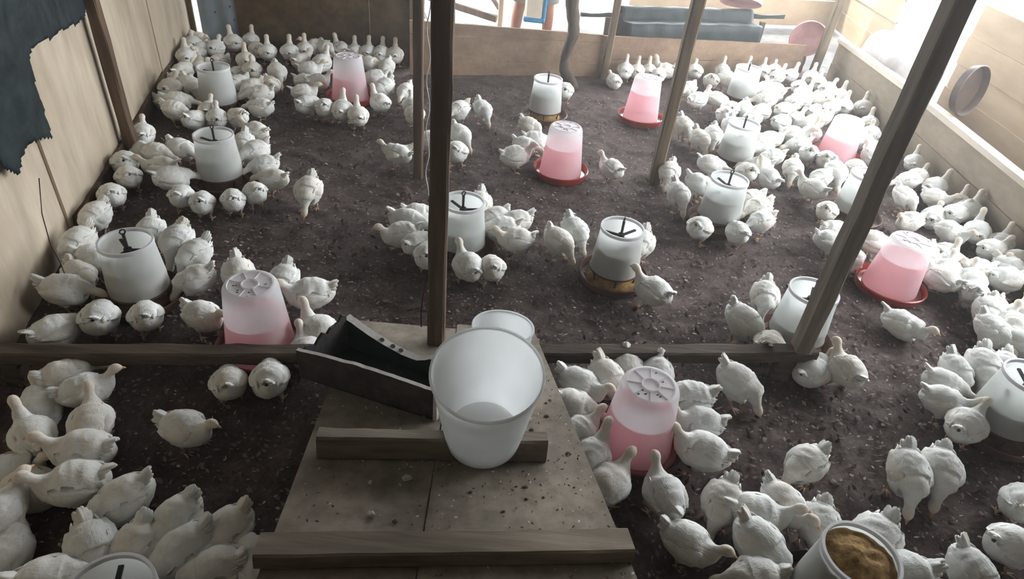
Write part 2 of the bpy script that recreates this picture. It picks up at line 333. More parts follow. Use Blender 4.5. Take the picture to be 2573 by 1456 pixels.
    (1.325, 2.143, 38, 's', 'white chicken resting, facing right, second bird in front of the feeder at slanted post foot'),
    (1.441, 2.120, 104, 'n', 'white chicken standing, facing away, third bird in front of the feeder at slanted post foot'),
    (1.946, 2.188, -84, 'd', 'white chicken pecking, facing forward, first bird behind the feeder cut by right edge'),
    (2.076, 2.221, -106, 'd', 'white chicken pecking, facing forward, second bird behind the feeder cut by right edge'),
    (2.191, 2.256, -119, 'f', 'white chicken feeding, facing forward, third bird behind the feeder cut by right edge'),
    (1.859, 2.101, -26, 'f', 'white chicken feeding, facing right, second bird left of the feeder cut by right edge'),
    (1.803, 1.981, -25, 'n', 'white chicken standing, facing right, third bird left of the feeder cut by right edge'),
    (1.823, 1.857, 41, 'n', 'white chicken standing, facing away, first bird left of the feeder cut by right edge'),
    (1.109, 1.578, -145, 'd', 'white chicken pecking, facing left, fifth bird behind the feeder heaped with brown feed'),
    (1.473, 1.575, -98, 'd', 'white chicken pecking, facing forward, sixth bird behind the feeder heaped with brown feed'),
    (1.601, 1.606, -108, 'd', 'white chicken pecking, facing forward, second bird in front of the feeder cut by right edge'),
    (0.948, 1.960, -39, 'd', 'white chicken pecking, facing right, fourth bird right of the drinker beside the ramp'),
    (1.840, 1.504, 60, 'd', 'white chicken pecking, facing away, first bird in front of the feeder cut by right edge'),
    (1.709, 1.321, 7, 'f', 'white chicken feeding, facing right, third bird right of the feeder heaped with brown feed'),
    (1.518, 1.206, -73, 'd', 'white chicken pecking, facing forward, second bird right of the feeder heaped with brown feed'),
    (0.770, 1.374, -116, 'd', 'white chicken pecking, facing forward, fourth bird in front of the drinker beside the ramp'),
    (0.635, 1.209, -30, 'n', 'white chicken standing, facing right, third bird left of the feeder heaped with brown feed'),
    (0.574, 1.387, 106, 'n', 'white chicken standing, facing away, second bird in front of the drinker beside the ramp'),
    (0.393, 1.406, 52, 'n', 'white chicken standing, facing away, third bird in front of the drinker beside the ramp'),
    (0.338, 1.508, 61, 'u', 'white chicken alert, facing away, first bird in front of the drinker beside the ramp'),
    (0.291, 1.616, 41, 'n', 'white chicken standing, facing right, first bird left of the drinker beside the ramp'),
    (0.283, 1.734, -12, 'f', 'white chicken feeding, facing right, second bird left of the drinker beside the ramp'),
    (0.309, 1.849, -34, 'n', 'white chicken standing, facing right, third bird left of the drinker beside the ramp'),
    (0.412, 1.903, -60, 'd', 'white chicken pecking, facing forward, first bird behind the drinker beside the ramp'),
    (0.505, 1.975, -80, 'd', 'white chicken pecking, facing forward, second bird behind the drinker beside the ramp'),
    (0.621, 1.962, -97, 'd', 'white chicken pecking, facing forward, third bird behind the drinker beside the ramp'),
    (0.727, 1.836, -172, 'f', 'white chicken feeding, facing left, third bird right of the drinker beside the ramp'),
    (0.746, 1.720, -179, 'n', 'white chicken standing, facing left, first bird right of the drinker beside the ramp'),
    (0.735, 1.584, 161, 'n', 'white chicken standing, facing left, second bird right of the drinker beside the ramp'),
    (0.881, 1.338, -5, 'n', 'white chicken standing, facing right, third bird behind the feeder heaped with brown feed'),
    (0.983, 1.392, -64, 'n', 'white chicken standing, facing forward, fourth bird behind the feeder heaped with brown feed'),
    (1.077, 1.322, -108, 'd', 'white chicken pecking, facing forward, first bird behind the feeder heaped with brown feed'),
    (0.856, 1.224, -46, 'd', 'white chicken pecking, facing right, first bird left of the feeder heaped with brown feed'),
    (0.814, 1.115, -174, 'f', 'white chicken feeding, facing left, second bird left of the feeder heaped with brown feed'),
    (1.279, 1.174, -174, 'f', 'white chicken feeding, facing left, first bird right of the feeder heaped with brown feed'),
    (1.239, 1.285, -131, 'd', 'white chicken pecking, facing forward, second bird behind the feeder heaped with brown feed'),
    (-1.581, 1.635, 45, 'f', 'white chicken feeding, facing right, fourth bird in front of the feeder under the torn tarp'),
    (-1.471, 1.570, 34, 'n', 'white chicken standing, facing right, second bird left of the drinker behind the front rail'),
    (-1.370, 1.433, 117, 'n', 'white chicken standing, facing away, third bird left of the drinker behind the front rail'),
    (-1.606, 1.498, 123, 's', 'white chicken resting, facing away, fifth bird in front of the feeder under the torn tarp'),
    (-1.331, 1.306, -172, 'n', 'white chicken standing, facing left, eleventh bird behind the feeder at bottom left'),
    (-1.281, 1.184, -159, 'n', 'white chicken standing, facing left, eighth bird behind the feeder at bottom left'),
    (-1.109, 1.145, -136, 'd', 'white chicken pecking, facing left, sixth bird behind the feeder at bottom left'),
    (-1.055, 1.447, -10, 'n', 'white chicken standing, facing right, third bird in front of the drinker behind the front rail'),
    (-1.005, 1.676, 113, 'd', 'white chicken pecking, facing away, first bird in front of the drinker behind the front rail'),
    (-0.862, 1.708, 107, 'd', 'white chicken pecking, facing away, second bird in front of the drinker behind the front rail'),
    (-1.522, 1.354, 140, 'u', 'white chicken alert, facing away, fourth bird left of the drinker behind the front rail'),
    (-1.526, 1.236, 22, 's', 'white chicken resting, facing right, twelfth bird behind the feeder at bottom left'),
    (-1.423, 1.180, -13, 's', 'white chicken resting, facing right, tenth bird behind the feeder at bottom left'),
    (-1.434, 1.064, 73, 'n', 'white chicken standing, facing right, ninth bird behind the feeder at bottom left'),
    (-1.105, 0.987, -49, 'd', 'white chicken pecking, facing forward, third bird behind the feeder at bottom left'),
    (-0.989, 0.997, -90, 'd', 'white chicken pecking, facing forward, second bird behind the feeder at bottom left'),
    (-0.918, 1.091, -111, 'd', 'white chicken pecking, facing forward, fourth bird behind the feeder at bottom left'),
    (-0.854, 0.997, -126, 'd', 'white chicken pecking, facing left, first bird behind the feeder at bottom left'),
    (-0.763, 1.073, -120, 'd', 'white chicken pecking, facing left, fifth bird behind the feeder at bottom left'),
    (-0.745, 0.957, -162, 'd', 'white chicken pecking, facing left, first bird right of the feeder at bottom left'),
    (-0.637, 0.996, 135, 'd', 'white chicken pecking, facing away, second bird right of the feeder at bottom left'),
    (-1.145, 0.877, 19, 'f', 'white chicken feeding, facing right, first bird left of the feeder at bottom left'),
    (-1.360, 0.976, 99, 's', 'white chicken resting, facing away, seventh bird behind the feeder at bottom left'),
    (-1.223, 2.317, -63, 'd', 'white chicken pecking, facing forward, third bird right of the feeder under the torn tarp'),
    (-1.024, 2.323, -89, 'd', 'white chicken pecking, facing forward, first bird behind the drinker behind the front rail'),
    (-0.880, 2.240, -161, 'n', 'white chicken standing, facing left, third bird right of the drinker behind the front rail'),
    (-0.769, 2.004, 141, 'u', 'white chicken alert, facing left, second bird right of the drinker behind the front rail'),
    (-0.783, 1.887, 121, 'n', 'white chicken standing, facing away, first bird right of the drinker behind the front rail'),
]

# ------------------------------------------------------------------ materials
def nodes_of(name):
    m = bpy.data.materials.new(name)
    m.use_nodes = True
    nt = m.node_tree
    return m, nt, nt.nodes['Principled BSDF'], nt.nodes['Material Output']

def ramp(nt, fac, stops):
    r = nt.nodes.new('ShaderNodeValToRGB')
    while len(r.color_ramp.elements) < len(stops):
        r.color_ramp.elements.new(0.5)
    for e, (p, c) in zip(r.color_ramp.elements, stops):
        e.position = p
        e.color = (*c, 1)
    nt.links.new(fac, r.inputs[0])
    return r.outputs[0]

def tex(nt, scale, detail=4.0, stretch=(1, 1, 1), kind='Noise', rough=0.6, space='Object'):
    tc = nt.nodes.new('ShaderNodeTexCoord')
    mp = nt.nodes.new('ShaderNodeMapping')
    mp.inputs['Scale'].default_value = stretch
    nt.links.new(tc.outputs[space], mp.inputs[0])
    t = nt.nodes.new('ShaderNodeTex' + kind)
    t.inputs['Scale'].default_value = scale
    if kind == 'Noise':
        t.inputs['Detail'].default_value = detail
        t.inputs['Roughness'].default_value = rough
    nt.links.new(mp.outputs[0], t.inputs['Vector'])
    return t.outputs[0]

def bump(nt, bs, height, strength, dist=0.01):
    b = nt.nodes.new('ShaderNodeBump')
    b.inputs['Strength'].default_value = strength
    b.inputs['Distance'].default_value = dist
    nt.links.new(height, b.inputs['Height'])
    nt.links.new(b.outputs[0], bs.inputs['Normal'])

def mat_noise(name, c0, c1, scale=6, stretch=(1, 1, 1), rough=0.8, bstr=0.3, lo=0.35, hi=0.65, fine=None, spec=0.3):
    m, nt, bs, out = nodes_of(name)
    a = tex(nt, scale, 5, stretch)
    col = ramp(nt, a, [(lo, c0), (hi, c1)])
    if fine:
        f = tex(nt, fine[0], 3, fine[1])
        mx = nt.nodes.new('ShaderNodeMix')
        mx.data_type = 'RGBA'
        mx.blend_type = 'MULTIPLY'
        mx.inputs[0].default_value = fine[2]
        nt.links.new(col, mx.inputs[6])
        nt.links.new(ramp(nt, f, [(0.3, (0.35, 0.32, 0.28)), (0.62, (1, 1, 1))]), mx.inputs[7])
        col = mx.outputs[2]
    nt.links.new(col, bs.inputs['Base Color'])
    bs.inputs['Roughness'].default_value = rough
    bs.inputs['Specular IOR Level'].default_value = spec
    if bstr:
        bump(nt, bs, tex(nt, scale * 4, 4, stretch), bstr, 0.006)
    return m

def mat_plain(name, c, rough=0.6, spec=0.4):
    return mat_noise(name, tuple(x * 0.88 for x in c), c, 14, rough=rough, bstr=0.08, spec=spec)

GR = (1, 1, 0.09)
M = {}
M['ply'] = mat_noise('pale_plywood', (0.40, 0.33, 0.24), (0.58, 0.50, 0.39), 3.0, (1, 1, 0.4), 0.75, 0.1, 0.3, 0.7, (9, (1, 1, 0.25), 0.35))
M['brownply'] = mat_noise('brown_plywood', (0.075, 0.050, 0.022), (0.13, 0.088, 0.038), 5, (1, 1, 1), 0.8, 0.2, fine=(14, (1, 1, 1), 0.6))
M['backboard'] = mat_noise('dusty_tan_board', (0.185, 0.115, 0.078), (0.32, 0.225, 0.145), 2.2, (1, 1, 2.2), 0.85, 0.15, 0.32, 0.68, (30, (1, 1, 1), 0.25))
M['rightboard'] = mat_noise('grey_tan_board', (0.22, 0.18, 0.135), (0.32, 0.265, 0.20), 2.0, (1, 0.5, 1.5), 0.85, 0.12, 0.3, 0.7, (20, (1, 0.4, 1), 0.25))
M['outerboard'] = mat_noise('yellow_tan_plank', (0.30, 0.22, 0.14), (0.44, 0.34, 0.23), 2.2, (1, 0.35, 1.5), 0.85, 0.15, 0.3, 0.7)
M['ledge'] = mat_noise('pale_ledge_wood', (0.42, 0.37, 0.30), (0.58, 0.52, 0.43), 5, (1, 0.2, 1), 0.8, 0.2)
M['post'] = mat_noise('dark_brown_timber', (0.080, 0.052, 0.034), (0.155, 0.104, 0.068), 7, GR, 0.85, 0.35, fine=(30, GR, 0.5))
M['postlight'] = mat_noise('brown_timber', (0.10, 0.075, 0.045), (0.20, 0.15, 0.095), 7, GR, 0.85, 0.35, fine=(30, GR, 0.4))
M['rail'] = mat_noise('weathered_rail_timber', (0.055, 0.040, 0.030), (0.16, 0.125, 0.10), 9, (0.12, 1, 1), 0.85, 0.5, fine=(40, (0.1, 1, 1), 0.6))
M['rampwood'] = mat_noise('dirty_ramp_board', (0.155, 0.13, 0.10), (0.36, 0.31, 0.25), 4, (1, 0.5, 1), 0.85, 0.3, 0.3, 0.7, (22, (1, 1, 1), 0.5))
M['batten'] = mat_noise('worn_batten_timber', (0.11, 0.09, 0.066), (0.25, 0.21, 0.16), 7, (0.12, 1, 1), 0.85, 0.4, fine=(45, (0.08, 1, 1), 0.5))
M['bark'] = mat_noise('dark_bark', (0.045, 0.034, 0.026), (0.11, 0.085, 0.065), 14, (1, 1, 0.3), 0.9, 0.6)
M['plastic'] = mat_noise('black_polythene', (0.006, 0.012, 0.014), (0.015, 0.026, 0.030), 8, (1, 1, 1), 0.5, 0.5, spec=0.22)
M['litter'] = mat_noise('brown_litter', (0.060, 0.043, 0.040), (0.165, 0.130, 0.122), 7, (1, 1, 1), 0.95, 0.7, 0.33, 0.68, (60, (1, 1, 1), 0.7))
M['flakeA'] = mat_plain('pale_shaving', (0.48, 0.43, 0.40), 0.8)
M['flakeB'] = mat_plain('brown_shaving', (0.23, 0.175, 0.155), 0.85)
M['flakeC'] = mat_plain('dark_crumb', (0.085, 0.058, 0.048), 0.9)
M['yard'] = mat_noise('pale_dusty_ground', (0.10, 0.099, 0.098), (0.20, 0.199, 0.20), 1.6, (1, 1, 1), 0.95, 0.4, 0.3, 0.7, (12, (1, 1, 1), 0.5))
M['sheet'] = mat_noise('blue_grey_sheet', (0.20, 0.25, 0.29), (0.27, 0.32, 0.36), 3, (1, 1, 1), 0.6, 0.05)
M['roof'] = mat_plain('roof_sheet', (0.46, 0.45, 0.43), 0.7)  # pale tone chosen so the unseen ceiling bounces light inward
M['black'] = mat_plain('black_plastic', (0.022, 0.020, 0.020), 0.5)
M['red'] = mat_noise('red_tray_plastic', (0.25, 0.022, 0.018), (0.36, 0.035, 0.026), 10, (1, 1, 1), 0.32, 0.05, spec=0.5)
M['pinkpan'] = mat_noise('faded_pink_plastic', (0.46, 0.24, 0.24), (0.56, 0.33, 0.33), 8, (1, 1, 1), 0.55, 0.05)
M['brownpan'] = mat_noise('brown_tray_plastic', (0.085, 0.042, 0.030), (0.13, 0.068, 0.048), 10, (1, 1, 1), 0.45, 0.08)
M['darkpan'] = mat_noise('dark_brown_plastic', (0.035, 0.022, 0.016), (0.060, 0.038, 0.028), 10, (1, 1, 1), 0.5, 0.08)
M['posthaze'] = mat_noise('haze_paled_timber', (0.13, 0.105, 0.08), (0.25, 0.21, 0.165), 7, GR, 0.85, 0.35, fine=(30, GR, 0.4))  # timber colour lightened to carry the pale haze over the right post
M['feed'] = mat_noise('brown_mash_feed', (0.17, 0.095, 0.030), (0.42, 0.27, 0.11), 26, (1, 1, 1), 0.95, 0.8)
M['darkfeed'] = mat_noise('dark_spilled_feed', (0.060, 0.036, 0.024), (0.13, 0.085, 0.058), 26, (1, 1, 1), 0.95, 0.8)  # darker brown feed, close in tone to the pan
M['greyfeed'] = mat_noise('pale_mash_feed', (0.26, 0.22, 0.17), (0.36, 0.31, 0.25), 20, (1, 1, 1), 0.95, 0.5)
M['bone'] = mat_plain('orange_beak', (0.62, 0.33, 0.20), 0.5)
M['shank'] = mat_plain('pinkish_yellow_leg_skin', (0.56, 0.38, 0.26), 0.6)
M['eye'] = mat_plain('dark_eye', (0.01, 0.008, 0.006), 0.2)
M['wire'] = mat_plain('dark_wire', (0.03, 0.026, 0.022), 0.6)
M['rope'] = mat_plain('white_frayed_rope', (0.62, 0.62, 0.58), 0.8)
M['whiteboard'] = mat_noise('white_foam_edge', (0.48, 0.46, 0.43), (0.66, 0.64, 0.61), 14, (1, 1, 1), 0.75, 0.2)
M['boxdark'] = mat_noise('dark_grey_box_panel', (0.030, 0.026, 0.025), (0.075, 0.066, 0.064), 9, (1, 1, 1), 0.8, 0.3, fine=(40, (1, 1, 1), 0.4))
M['boxgreen'] = mat_noise('dark_green_box_lining', (0.008, 0.016, 0.012), (0.018, 0.038, 0.028), 9, (1, 1, 1), 0.6, 0.2)
M['skin'] = mat_noise('brown_skin', (0.30, 0.135, 0.085), (0.37, 0.175, 0.115), 8, (1, 1, 1), 0.6, 0.05)
M['cloth'] = mat_noise('grey_cloth', (0.28, 0.28, 0.25), (0.36, 0.36, 0.33), 12, (1, 1, 1), 0.9, 0.2)
M['shirt'] = mat_noise('dull_red_cloth', (0.28, 0.08, 0.07), (0.36, 0.11, 0.09), 12, (1, 1, 1), 0.9, 0.2)
M['hair'] = mat_plain('black_hair', (0.012, 0.010, 0.009), 0.6)
M['blue'] = mat_noise('blue_plastic', (0.02, 0.17, 0.36), (0.03, 0.25, 0.48), 8, (1, 1, 1), 0.35, 0.03)
M['cream'] = mat_noise('cream_plastic', (0.60, 0.57, 0.48), (0.70, 0.67, 0.58), 8, (1, 1, 1), 0.5, 0.03)
M['leaf'] = mat_noise('bright_green_leaf', (0.012, 0.060, 0.010), (0.035, 0.13, 0.02), 6, (1, 1, 1), 0.6, 0.1)
M['tarpgrey'] = mat_noise('pale_grey_sacking', (0.42, 0.40, 0.40), (0.56, 0.55, 0.54), 6, (1, 1, 1), 0.8, 0.3)
M['dropping'] = mat_plain('dried_dropping', (0.10, 0.065, 0.045), 0.9)
M['cut'] = mat_noise('pale_sawn_timber', (0.50, 0.43, 0.31), (0.64, 0.57, 0.44), 8, GR, 0.8, 0.2)

def mat_translucent(name, c, see, trl=0.5, rough=0.45, clear=(1, 1, 1)):
    m, nt, bs, out = nodes_of(name)
    a = tex(nt, 9, 3)
    col = ramp(nt, a, [(0.3, tuple(x * 0.93 for x in c)), (0.7, c)])
    nt.links.new(col, bs.inputs['Base Color'])
    bs.inputs['Roughness'].default_value = rough
    t = nt.nodes.new('ShaderNodeBsdfTranslucent')
    nt.links.new(col, t.inputs[0])
    mx = nt.nodes.new('ShaderNodeMixShader')
    mx.inputs[0].default_value = trl
    nt.links.new(bs.outputs[0], mx.inputs[1])
    nt.links.new(t.outputs[0], mx.inputs[2])
    last = mx.outputs[0]
    if see:
        tr = nt.nodes.new('ShaderNodeBsdfTransparent')
        tr.inputs[0].default_value = (*clear, 1)
        m2 = nt.nodes.new('ShaderNodeMixShader')
        m2.inputs[0].default_value = see
        nt.links.new(last, m2.inputs[1])
        nt.links.new(tr.outputs[0], m2.inputs[2])
        last = m2.outputs[0]
    nt.links.new(last, out.inputs['Surface'])
    return m
M['shell'] = mat_translucent('milky_plastic_shell', (0.90, 0.91, 0.93), 0.33, 0.60)
M['tube'] = mat_translucent('milky_feeder_plastic', (0.90, 0.93, 0.92), 0.20, 0.60)
M['bucket'] = mat_translucent('frosted_bucket_plastic', (0.90, 0.92, 0.92), 0.10, 0.62)
M['water'] = mat_translucent('pink_vitamin_water', (0.99, 0.62, 0.66), 0.55, 0.6, 0.2, (1.0, 0.68, 0.72))
M['cap'] = mat_translucent('milky_cap_plastic', (0.86, 0.86, 0.88), 0.0, 0.4)

def mat_feather():
    m, nt, bs, out = nodes_of('white_feathers')
    at = nt.nodes.new('ShaderNodeAttribute')
    at.attribute_name = 'tint'
    oi = nt.nodes.new('ShaderNodeObjectInfo')
    base = ramp(nt, oi.outputs['Random'], [(0.0, (0.70, 0.72, 0.70)), (0.55, (0.80, 0.81, 0.79)), (1.0, (0.75, 0.72, 0.66))])
    dirt = tex(nt, 22, 3)
    d = ramp(nt, dirt, [(0.30, (0.80, 0.76, 0.68)), (0.55, (1, 1, 1))])
    mu = nt.nodes.new('ShaderNodeMix')
    mu.data_type = 'RGBA'
    mu.blend_type = 'MULTIPLY'
    mu.inputs[0].default_value = 0.7
    nt.links.new(base, mu.inputs[6])
    nt.links.new(d, mu.inputs[7])
    mx = nt.nodes.new('ShaderNodeMix')
    mx.data_type = 'RGBA'
    nt.links.new(at.outputs['Fac'], mx.inputs[0])
    nt.links.new(mu.outputs[2], mx.inputs[6])
    mx.inputs[7].default_value = (0.70, 0.55, 0.40, 1)
    nt.links.new(mx.outputs[2], bs.inputs['Base Color'])
    bs.inputs['Roughness'].default_value = 0.9
    bs.inputs['Specular IOR Level'].default_value = 0.15
    b = nt.nodes.new('ShaderNodeBump')
    b.inputs['Strength'].default_value = 0.55
    b.inputs['Distance'].default_value = 0.006
    v = tex(nt, 70, 3, (0.55, 1, 1))
    nt.links.new(v, b.inputs['Height'])
    nt.links.new(b.outputs[0], bs.inputs['Normal'])
    return m
M['feather'] = mat_feather()

# ------------------------------------------------------------------ mesh helpers
class MB:
    def __init__(self):
        self.v, self.f, self.m, self.t = [], [], [], []

    def add(self, vs, fs, mi=0, tint=0.0):
        o = len(self.v)
        self.v += [tuple(p) for p in vs]
        self.t += list(tint) if isinstance(tint, (list, tuple)) else [tint] * len(vs)
        for q in fs:
            self.f.append(tuple(i + o for i in q))
            self.m.append(mi)
        return self

    def box(self, c, s, rot=None, mi=0, jit=0.0):
        vs = []
        for z in (-1, 1):
            for x, y in ((-1, -1), (1, -1), (1, 1), (-1, 1)):
                p = Vector((x * s[0] / 2, y * s[1] / 2, z * s[2] / 2))
                if jit:
                    p += Vector((R.uniform(-jit, jit), R.uniform(-jit, jit), R.uniform(-jit, jit)))
                if rot is not None:
                    p = rot @ p
                vs.append(p + Vector(c))
        return self.add(vs, [(3, 2, 1, 0), (4, 5, 6, 7), (0, 1, 5, 4), (1, 2, 6, 5), (2, 3, 7, 6), (3, 0, 4, 7)], mi)

    def hexa(self, b, t, mi=0):
        return self.add(list(b) + list(t), [(3, 2, 1, 0), (4, 5, 6, 7), (0, 1, 5, 4), (1, 2, 6, 5), (2, 3, 7, 6), (3, 0, 4, 7)], mi)

    def beam(self, p0, p1, w, h, up=(0, 0, 1), mi=0, n=10, wob=0.0, seed=0):
        p0, p1, up = Vector(p0), Vector(p1), Vector(up)
        d = (p1 - p0).normalized()
        sx = d.cross(up).normalized()
        uz = sx.cross(d).normalized()
        c = 0.12 * min(w, h)
        sec = [(-w/2+c, -h/2), (w/2-c, -h/2), (w/2, -h/2+c), (w/2, h/2-c), (w/2-c, h/2), (-w/2+c, h/2), (-w/2, h/2-c), (-w/2, -h/2+c)]
        vs, fs = [], []
        for i in range(n + 1):
            q = p0.lerp(p1, i / n)
            for j, (a, b) in enumerate(sec):
                k = 1 + wob * noise.noise(Vector((i * 0.7, j * 0.9 + seed * 3.1, seed)))
                vs.append(q + sx * a * k + uz * b * k + sx * wob * 0.04 * noise.noise(Vector((i * 0.35, seed, 5))))
        for i in range(n):
            for j in range(8):
                k = (j + 1) % 8
                fs.append((i*8+j, i*8+k, (i+1)*8+k, (i+1)*8+j))
        fs.append(tuple(range(7, -1, -1)))
        fs.append(tuple(range(n*8, n*8+8)))
        return self.add(vs, fs, mi)

    def lathe(self, prof, n=32, mi=0, c=(0, 0, 0), closed=False):
        vs, fs = [], []
        for r, z in prof:
            for i in range(n):
                a = 2 * math.pi * i / n
                vs.append((c[0] + r * math.cos(a), c[1] + r * math.sin(a), c[2] + z))
        m = len(prof)
        for k in range(m if closed else m - 1):
            k2 = (k + 1) % m
            for i in range(n):
                j = (i + 1) % n
                fs.append((k*n+i, k*n+j, k2*n+j, k2*n+i))
        return self.add(vs, fs, mi)

    def tube(self, path, rad, n=8, mi=0, caps=True, tint=0.0):
        path = [Vector(p) for p in path]
        vs, fs = [], []
        m = len(path)
        up = Vector((0.13, 0.31, 1)).normalized()
        for i, p in enumerate(path):
            d = (path[min(i+1, m-1)] - path[max(i-1, 0)]).normalized()
            a = d.cross(up)
            if a.length < 1e-3:
                a = d.cross(Vector((1, 0, 0)))
            a.normalize()
            b = d.cross(a)
            r = rad[i] if isinstance(rad, (list, tuple)) else rad
            for j in range(n):
                t = 2 * math.pi * j / n
                vs.append(p + a * math.cos(t) * r + b * math.sin(t) * r)
        for i in range(m - 1):
            for j in range(n):
                k = (j + 1) % n
                fs.append((i*n+j, i*n+k, (i+1)*n+k, (i+1)*n+j))
        if caps:
            fs.append(tuple(range(n-1, -1, -1)))
            fs.append(tuple(range((m-1)*n, m*n)))
        return self.add(vs, fs, mi, tint)

    def mesh(self, name, mats, smooth=False):
        me = bpy.data.meshes.new(name)
        me.from_pydata(self.v, [], self.f)
        for mt in (mats if isinstance(mats, (list, tuple)) else [mats]):
            me.materials.append(M[mt])
        me.polygons.foreach_set('material_index', self.m)
        if any(self.t):
            at = me.attributes.new('tint', 'FLOAT', 'POINT')
            at.data.foreach_set('value', self.t)
        if smooth:
            me.polygons.foreach_set('use_smooth', [True] * len(me.polygons))
            if smooth != 'all':
                me.set_sharp_from_angle(angle=math.radians(38))
        me.update()
        return me

    def build(self, name, mats, parent=None, smooth=False):
        return link(name, self.mesh(name, mats, smooth), parent)

def link(name, data, parent=None):
    o = bpy.data.objects.new(name, data)
    COL.objects.link(o)
    if parent:
        o.parent = parent
    return o

def tag(o, label, cat, group=None):
    o['label'] = label
    o['category'] = cat
    if group:
        o['group'] = group
    return o

def struct(o):
    o['kind'] = 'structure'
    return o

def empty(name, loc=(0, 0, 0), rz=0.0):
    o = bpy.data.objects.new(name, None)
    o.empty_display_size = 0.1
    COL.objects.link(o)
    o.location = loc
    o.rotation_euler = (0, 0, rz)
    return o

# ------------------------------------------------------------------ ground
def flat_ground(name, x0, x1, y0, y1, nx, ny, amp, material, z=0.0, fr=9.0):
    vs, fs = [], []
    for j in range(ny + 1):
        for i in range(nx + 1):
            x = x0 + (x1 - x0) * i / nx
            y = y0 + (y1 - y0) * j / ny
            h = noise.noise(Vector((x * fr, y * fr, 0))) * amp + noise.noise(Vector((x * fr * 4.1, y * fr * 4.1, 3))) * amp * 0.7
            vs.append((x, y, z + h))
    for j in range(ny):
        for i in range(nx):
            a = j * (nx + 1) + i
            fs.append((a, a + 1, a + nx + 2, a + nx + 1))
    return struct(MB().add(vs, fs).build(name, material, smooth='all'))

flat_ground('floor', -3.2, 3.78, -0.9, 6.9, 270, 300, 0.0085, 'litter', 0.0, 13.0)
flat_ground('floor_yard', -9, 16, -4, 26, 60, 60, 0.01, 'yard', -0.035, 1.1)

# wood shavings and crumbs lying over the litter
for nm, mt, cnt, smin, smax in (('pale_shavings', 'flakeA', 5200, 0.003, 0.010),
                                ('brown_shavings', 'flakeB', 13000, 0.005, 0.015),
                                ('dark_crumbs', 'flakeC', 17000, 0.006, 0.019)):
    b = MB()
    for _ in range(cnt):
        y = 0.4 + 5.6 * R.random() ** 1.25
        x = R.uniform(-1.93 - 0.2765 * (y - 1.7) + 0.05, 2.85)
        if y > 5.42 and x > -1.1:
            continue
        s = R.uniform(smin, smax)
        a = R.uniform(0, 6.283)
        ca, sa = math.cos(a) * s, math.sin(a) * s
        w = R.uniform(0.25, 0.7)
        z = 0.006 + R.uniform(0, 0.006)
        k = R.uniform(0.3, 1.0) * s
        b.add([(x - ca, y - sa, z), (x + sa * w, y - ca * w, z + k * 0.6), (x + ca, y + sa, z + k), (x - sa * w, y + ca * w, z + 0.002)],
              [(0, 1, 2), (0, 2, 3)])
    o = b.build(nm, mt)
    o['kind'] = 'stuff'
    o['label'] = {'flakeA': 'pale wood shavings sprinkled over the brown litter floor', 'flakeB': 'brown wood shavings mixed into the litter floor',
                  'flakeC': 'dark clods and crumbs of litter on the floor'}[mt]
    o['category'] = 'litter'

# ------------------------------------------------------------------ walls
def lw(y):
    return -1.93 - 0.2765 * (y - 1.7)
LD = Vector((-0.2765, 1, 0)).normalized()          # along the left wall
LN = Vector((1, 0.2765, 0)).normalized()           # into the room

wall_left = struct(empty('wall_left', (lw(2.5), 2.5, 0)))
def on_left(y, z, out=0.0):
    return Vector((lw(y), y, z)) + LN * out
def left_panel(y0, y1, z0, z1, out):
    b = MB()
    n = 14
    for i in range(n):
        ya, yb = y0 + (y1 - y0) * i / n, y0 + (y1 - y0) * (i + 1) / n
        def bow(y):
            return out + 0.012 * math.sin(math.pi * (y - y0) / (y1 - y0))
        za = z0 + 0.012 * noise.noise(Vector((ya * 6, 1, 0)))
        zb = z0 + 0.012 * noise.noise(Vector((yb * 6, 1, 0)))
        p = [on_left(ya, za, bow(ya)), on_left(yb, zb, bow(yb)), on_left(yb, z1, bow(yb)), on_left(ya, z1, bow(ya))]
        q = [v - LN * 0.012 for v in p]
        b.add(p + q, [(0, 3, 2, 1), (4, 5, 6, 7), (0, 1, 5, 4), (2, 3, 7, 6)] + ([(0, 4, 7, 3)] if i == 0 else []) + ([(1, 2, 6, 5)] if i == n - 1 else []))
    o = b.build('panel', 'ply', wall_left, smooth=True)
    o.matrix_parent_inverse = Matrix.Translation(-wall_left.location)
    return o
left_panel(-0.85, 1.40, -0.04, 2.52, 0.006)
left_panel(1.37, 2.64, -0.04, 2.52, 0.0)
left_panel(2.60, 3.52, -0.04, 2.52, 0.016)
left_panel(3.48, 4.74, -0.04, 2.52, 0.0)
left_panel(4.70, 5.84, -0.04, 2.52, 0.010)
b = MB()  # dark boards added to stand for the dark band along the wall foot
b.beam(on_left(2.63, 0.06, 0.035), on_left(3.49, 0.06, 0.035), 0.02, 0.12, n=12, wob=0.25, seed=2)
b.beam(on_left(3.6, 0.055, 0.022), on_left(5.75, 0.055, 0.022), 0.02, 0.11, n=12, wob=0.25, seed=3)
struct(b.build('dark_band_left', 'post'))

wall_front = MB()
wall_front.box((0.6, -0.8, 1.25), (4.6, 0.04, 2.5))
struct(wall_front.build('wall_front', 'brownply'))
wf = MB()
wf.box((3.0, 0.75, 1.25), (0.04, 3.1, 2.5))  # unseen wall, added to keep side light off the near left
struct(wf.build('unseen_light_block_right', 'brownply'))
rf = MB()
rf.box((0.2, 3.75, 2.53), (7.4, 9.3, 0.03))  # unseen roof, carried over passage and yard to dim the light coming in
struct(rf.build('ceiling', 'roof'))

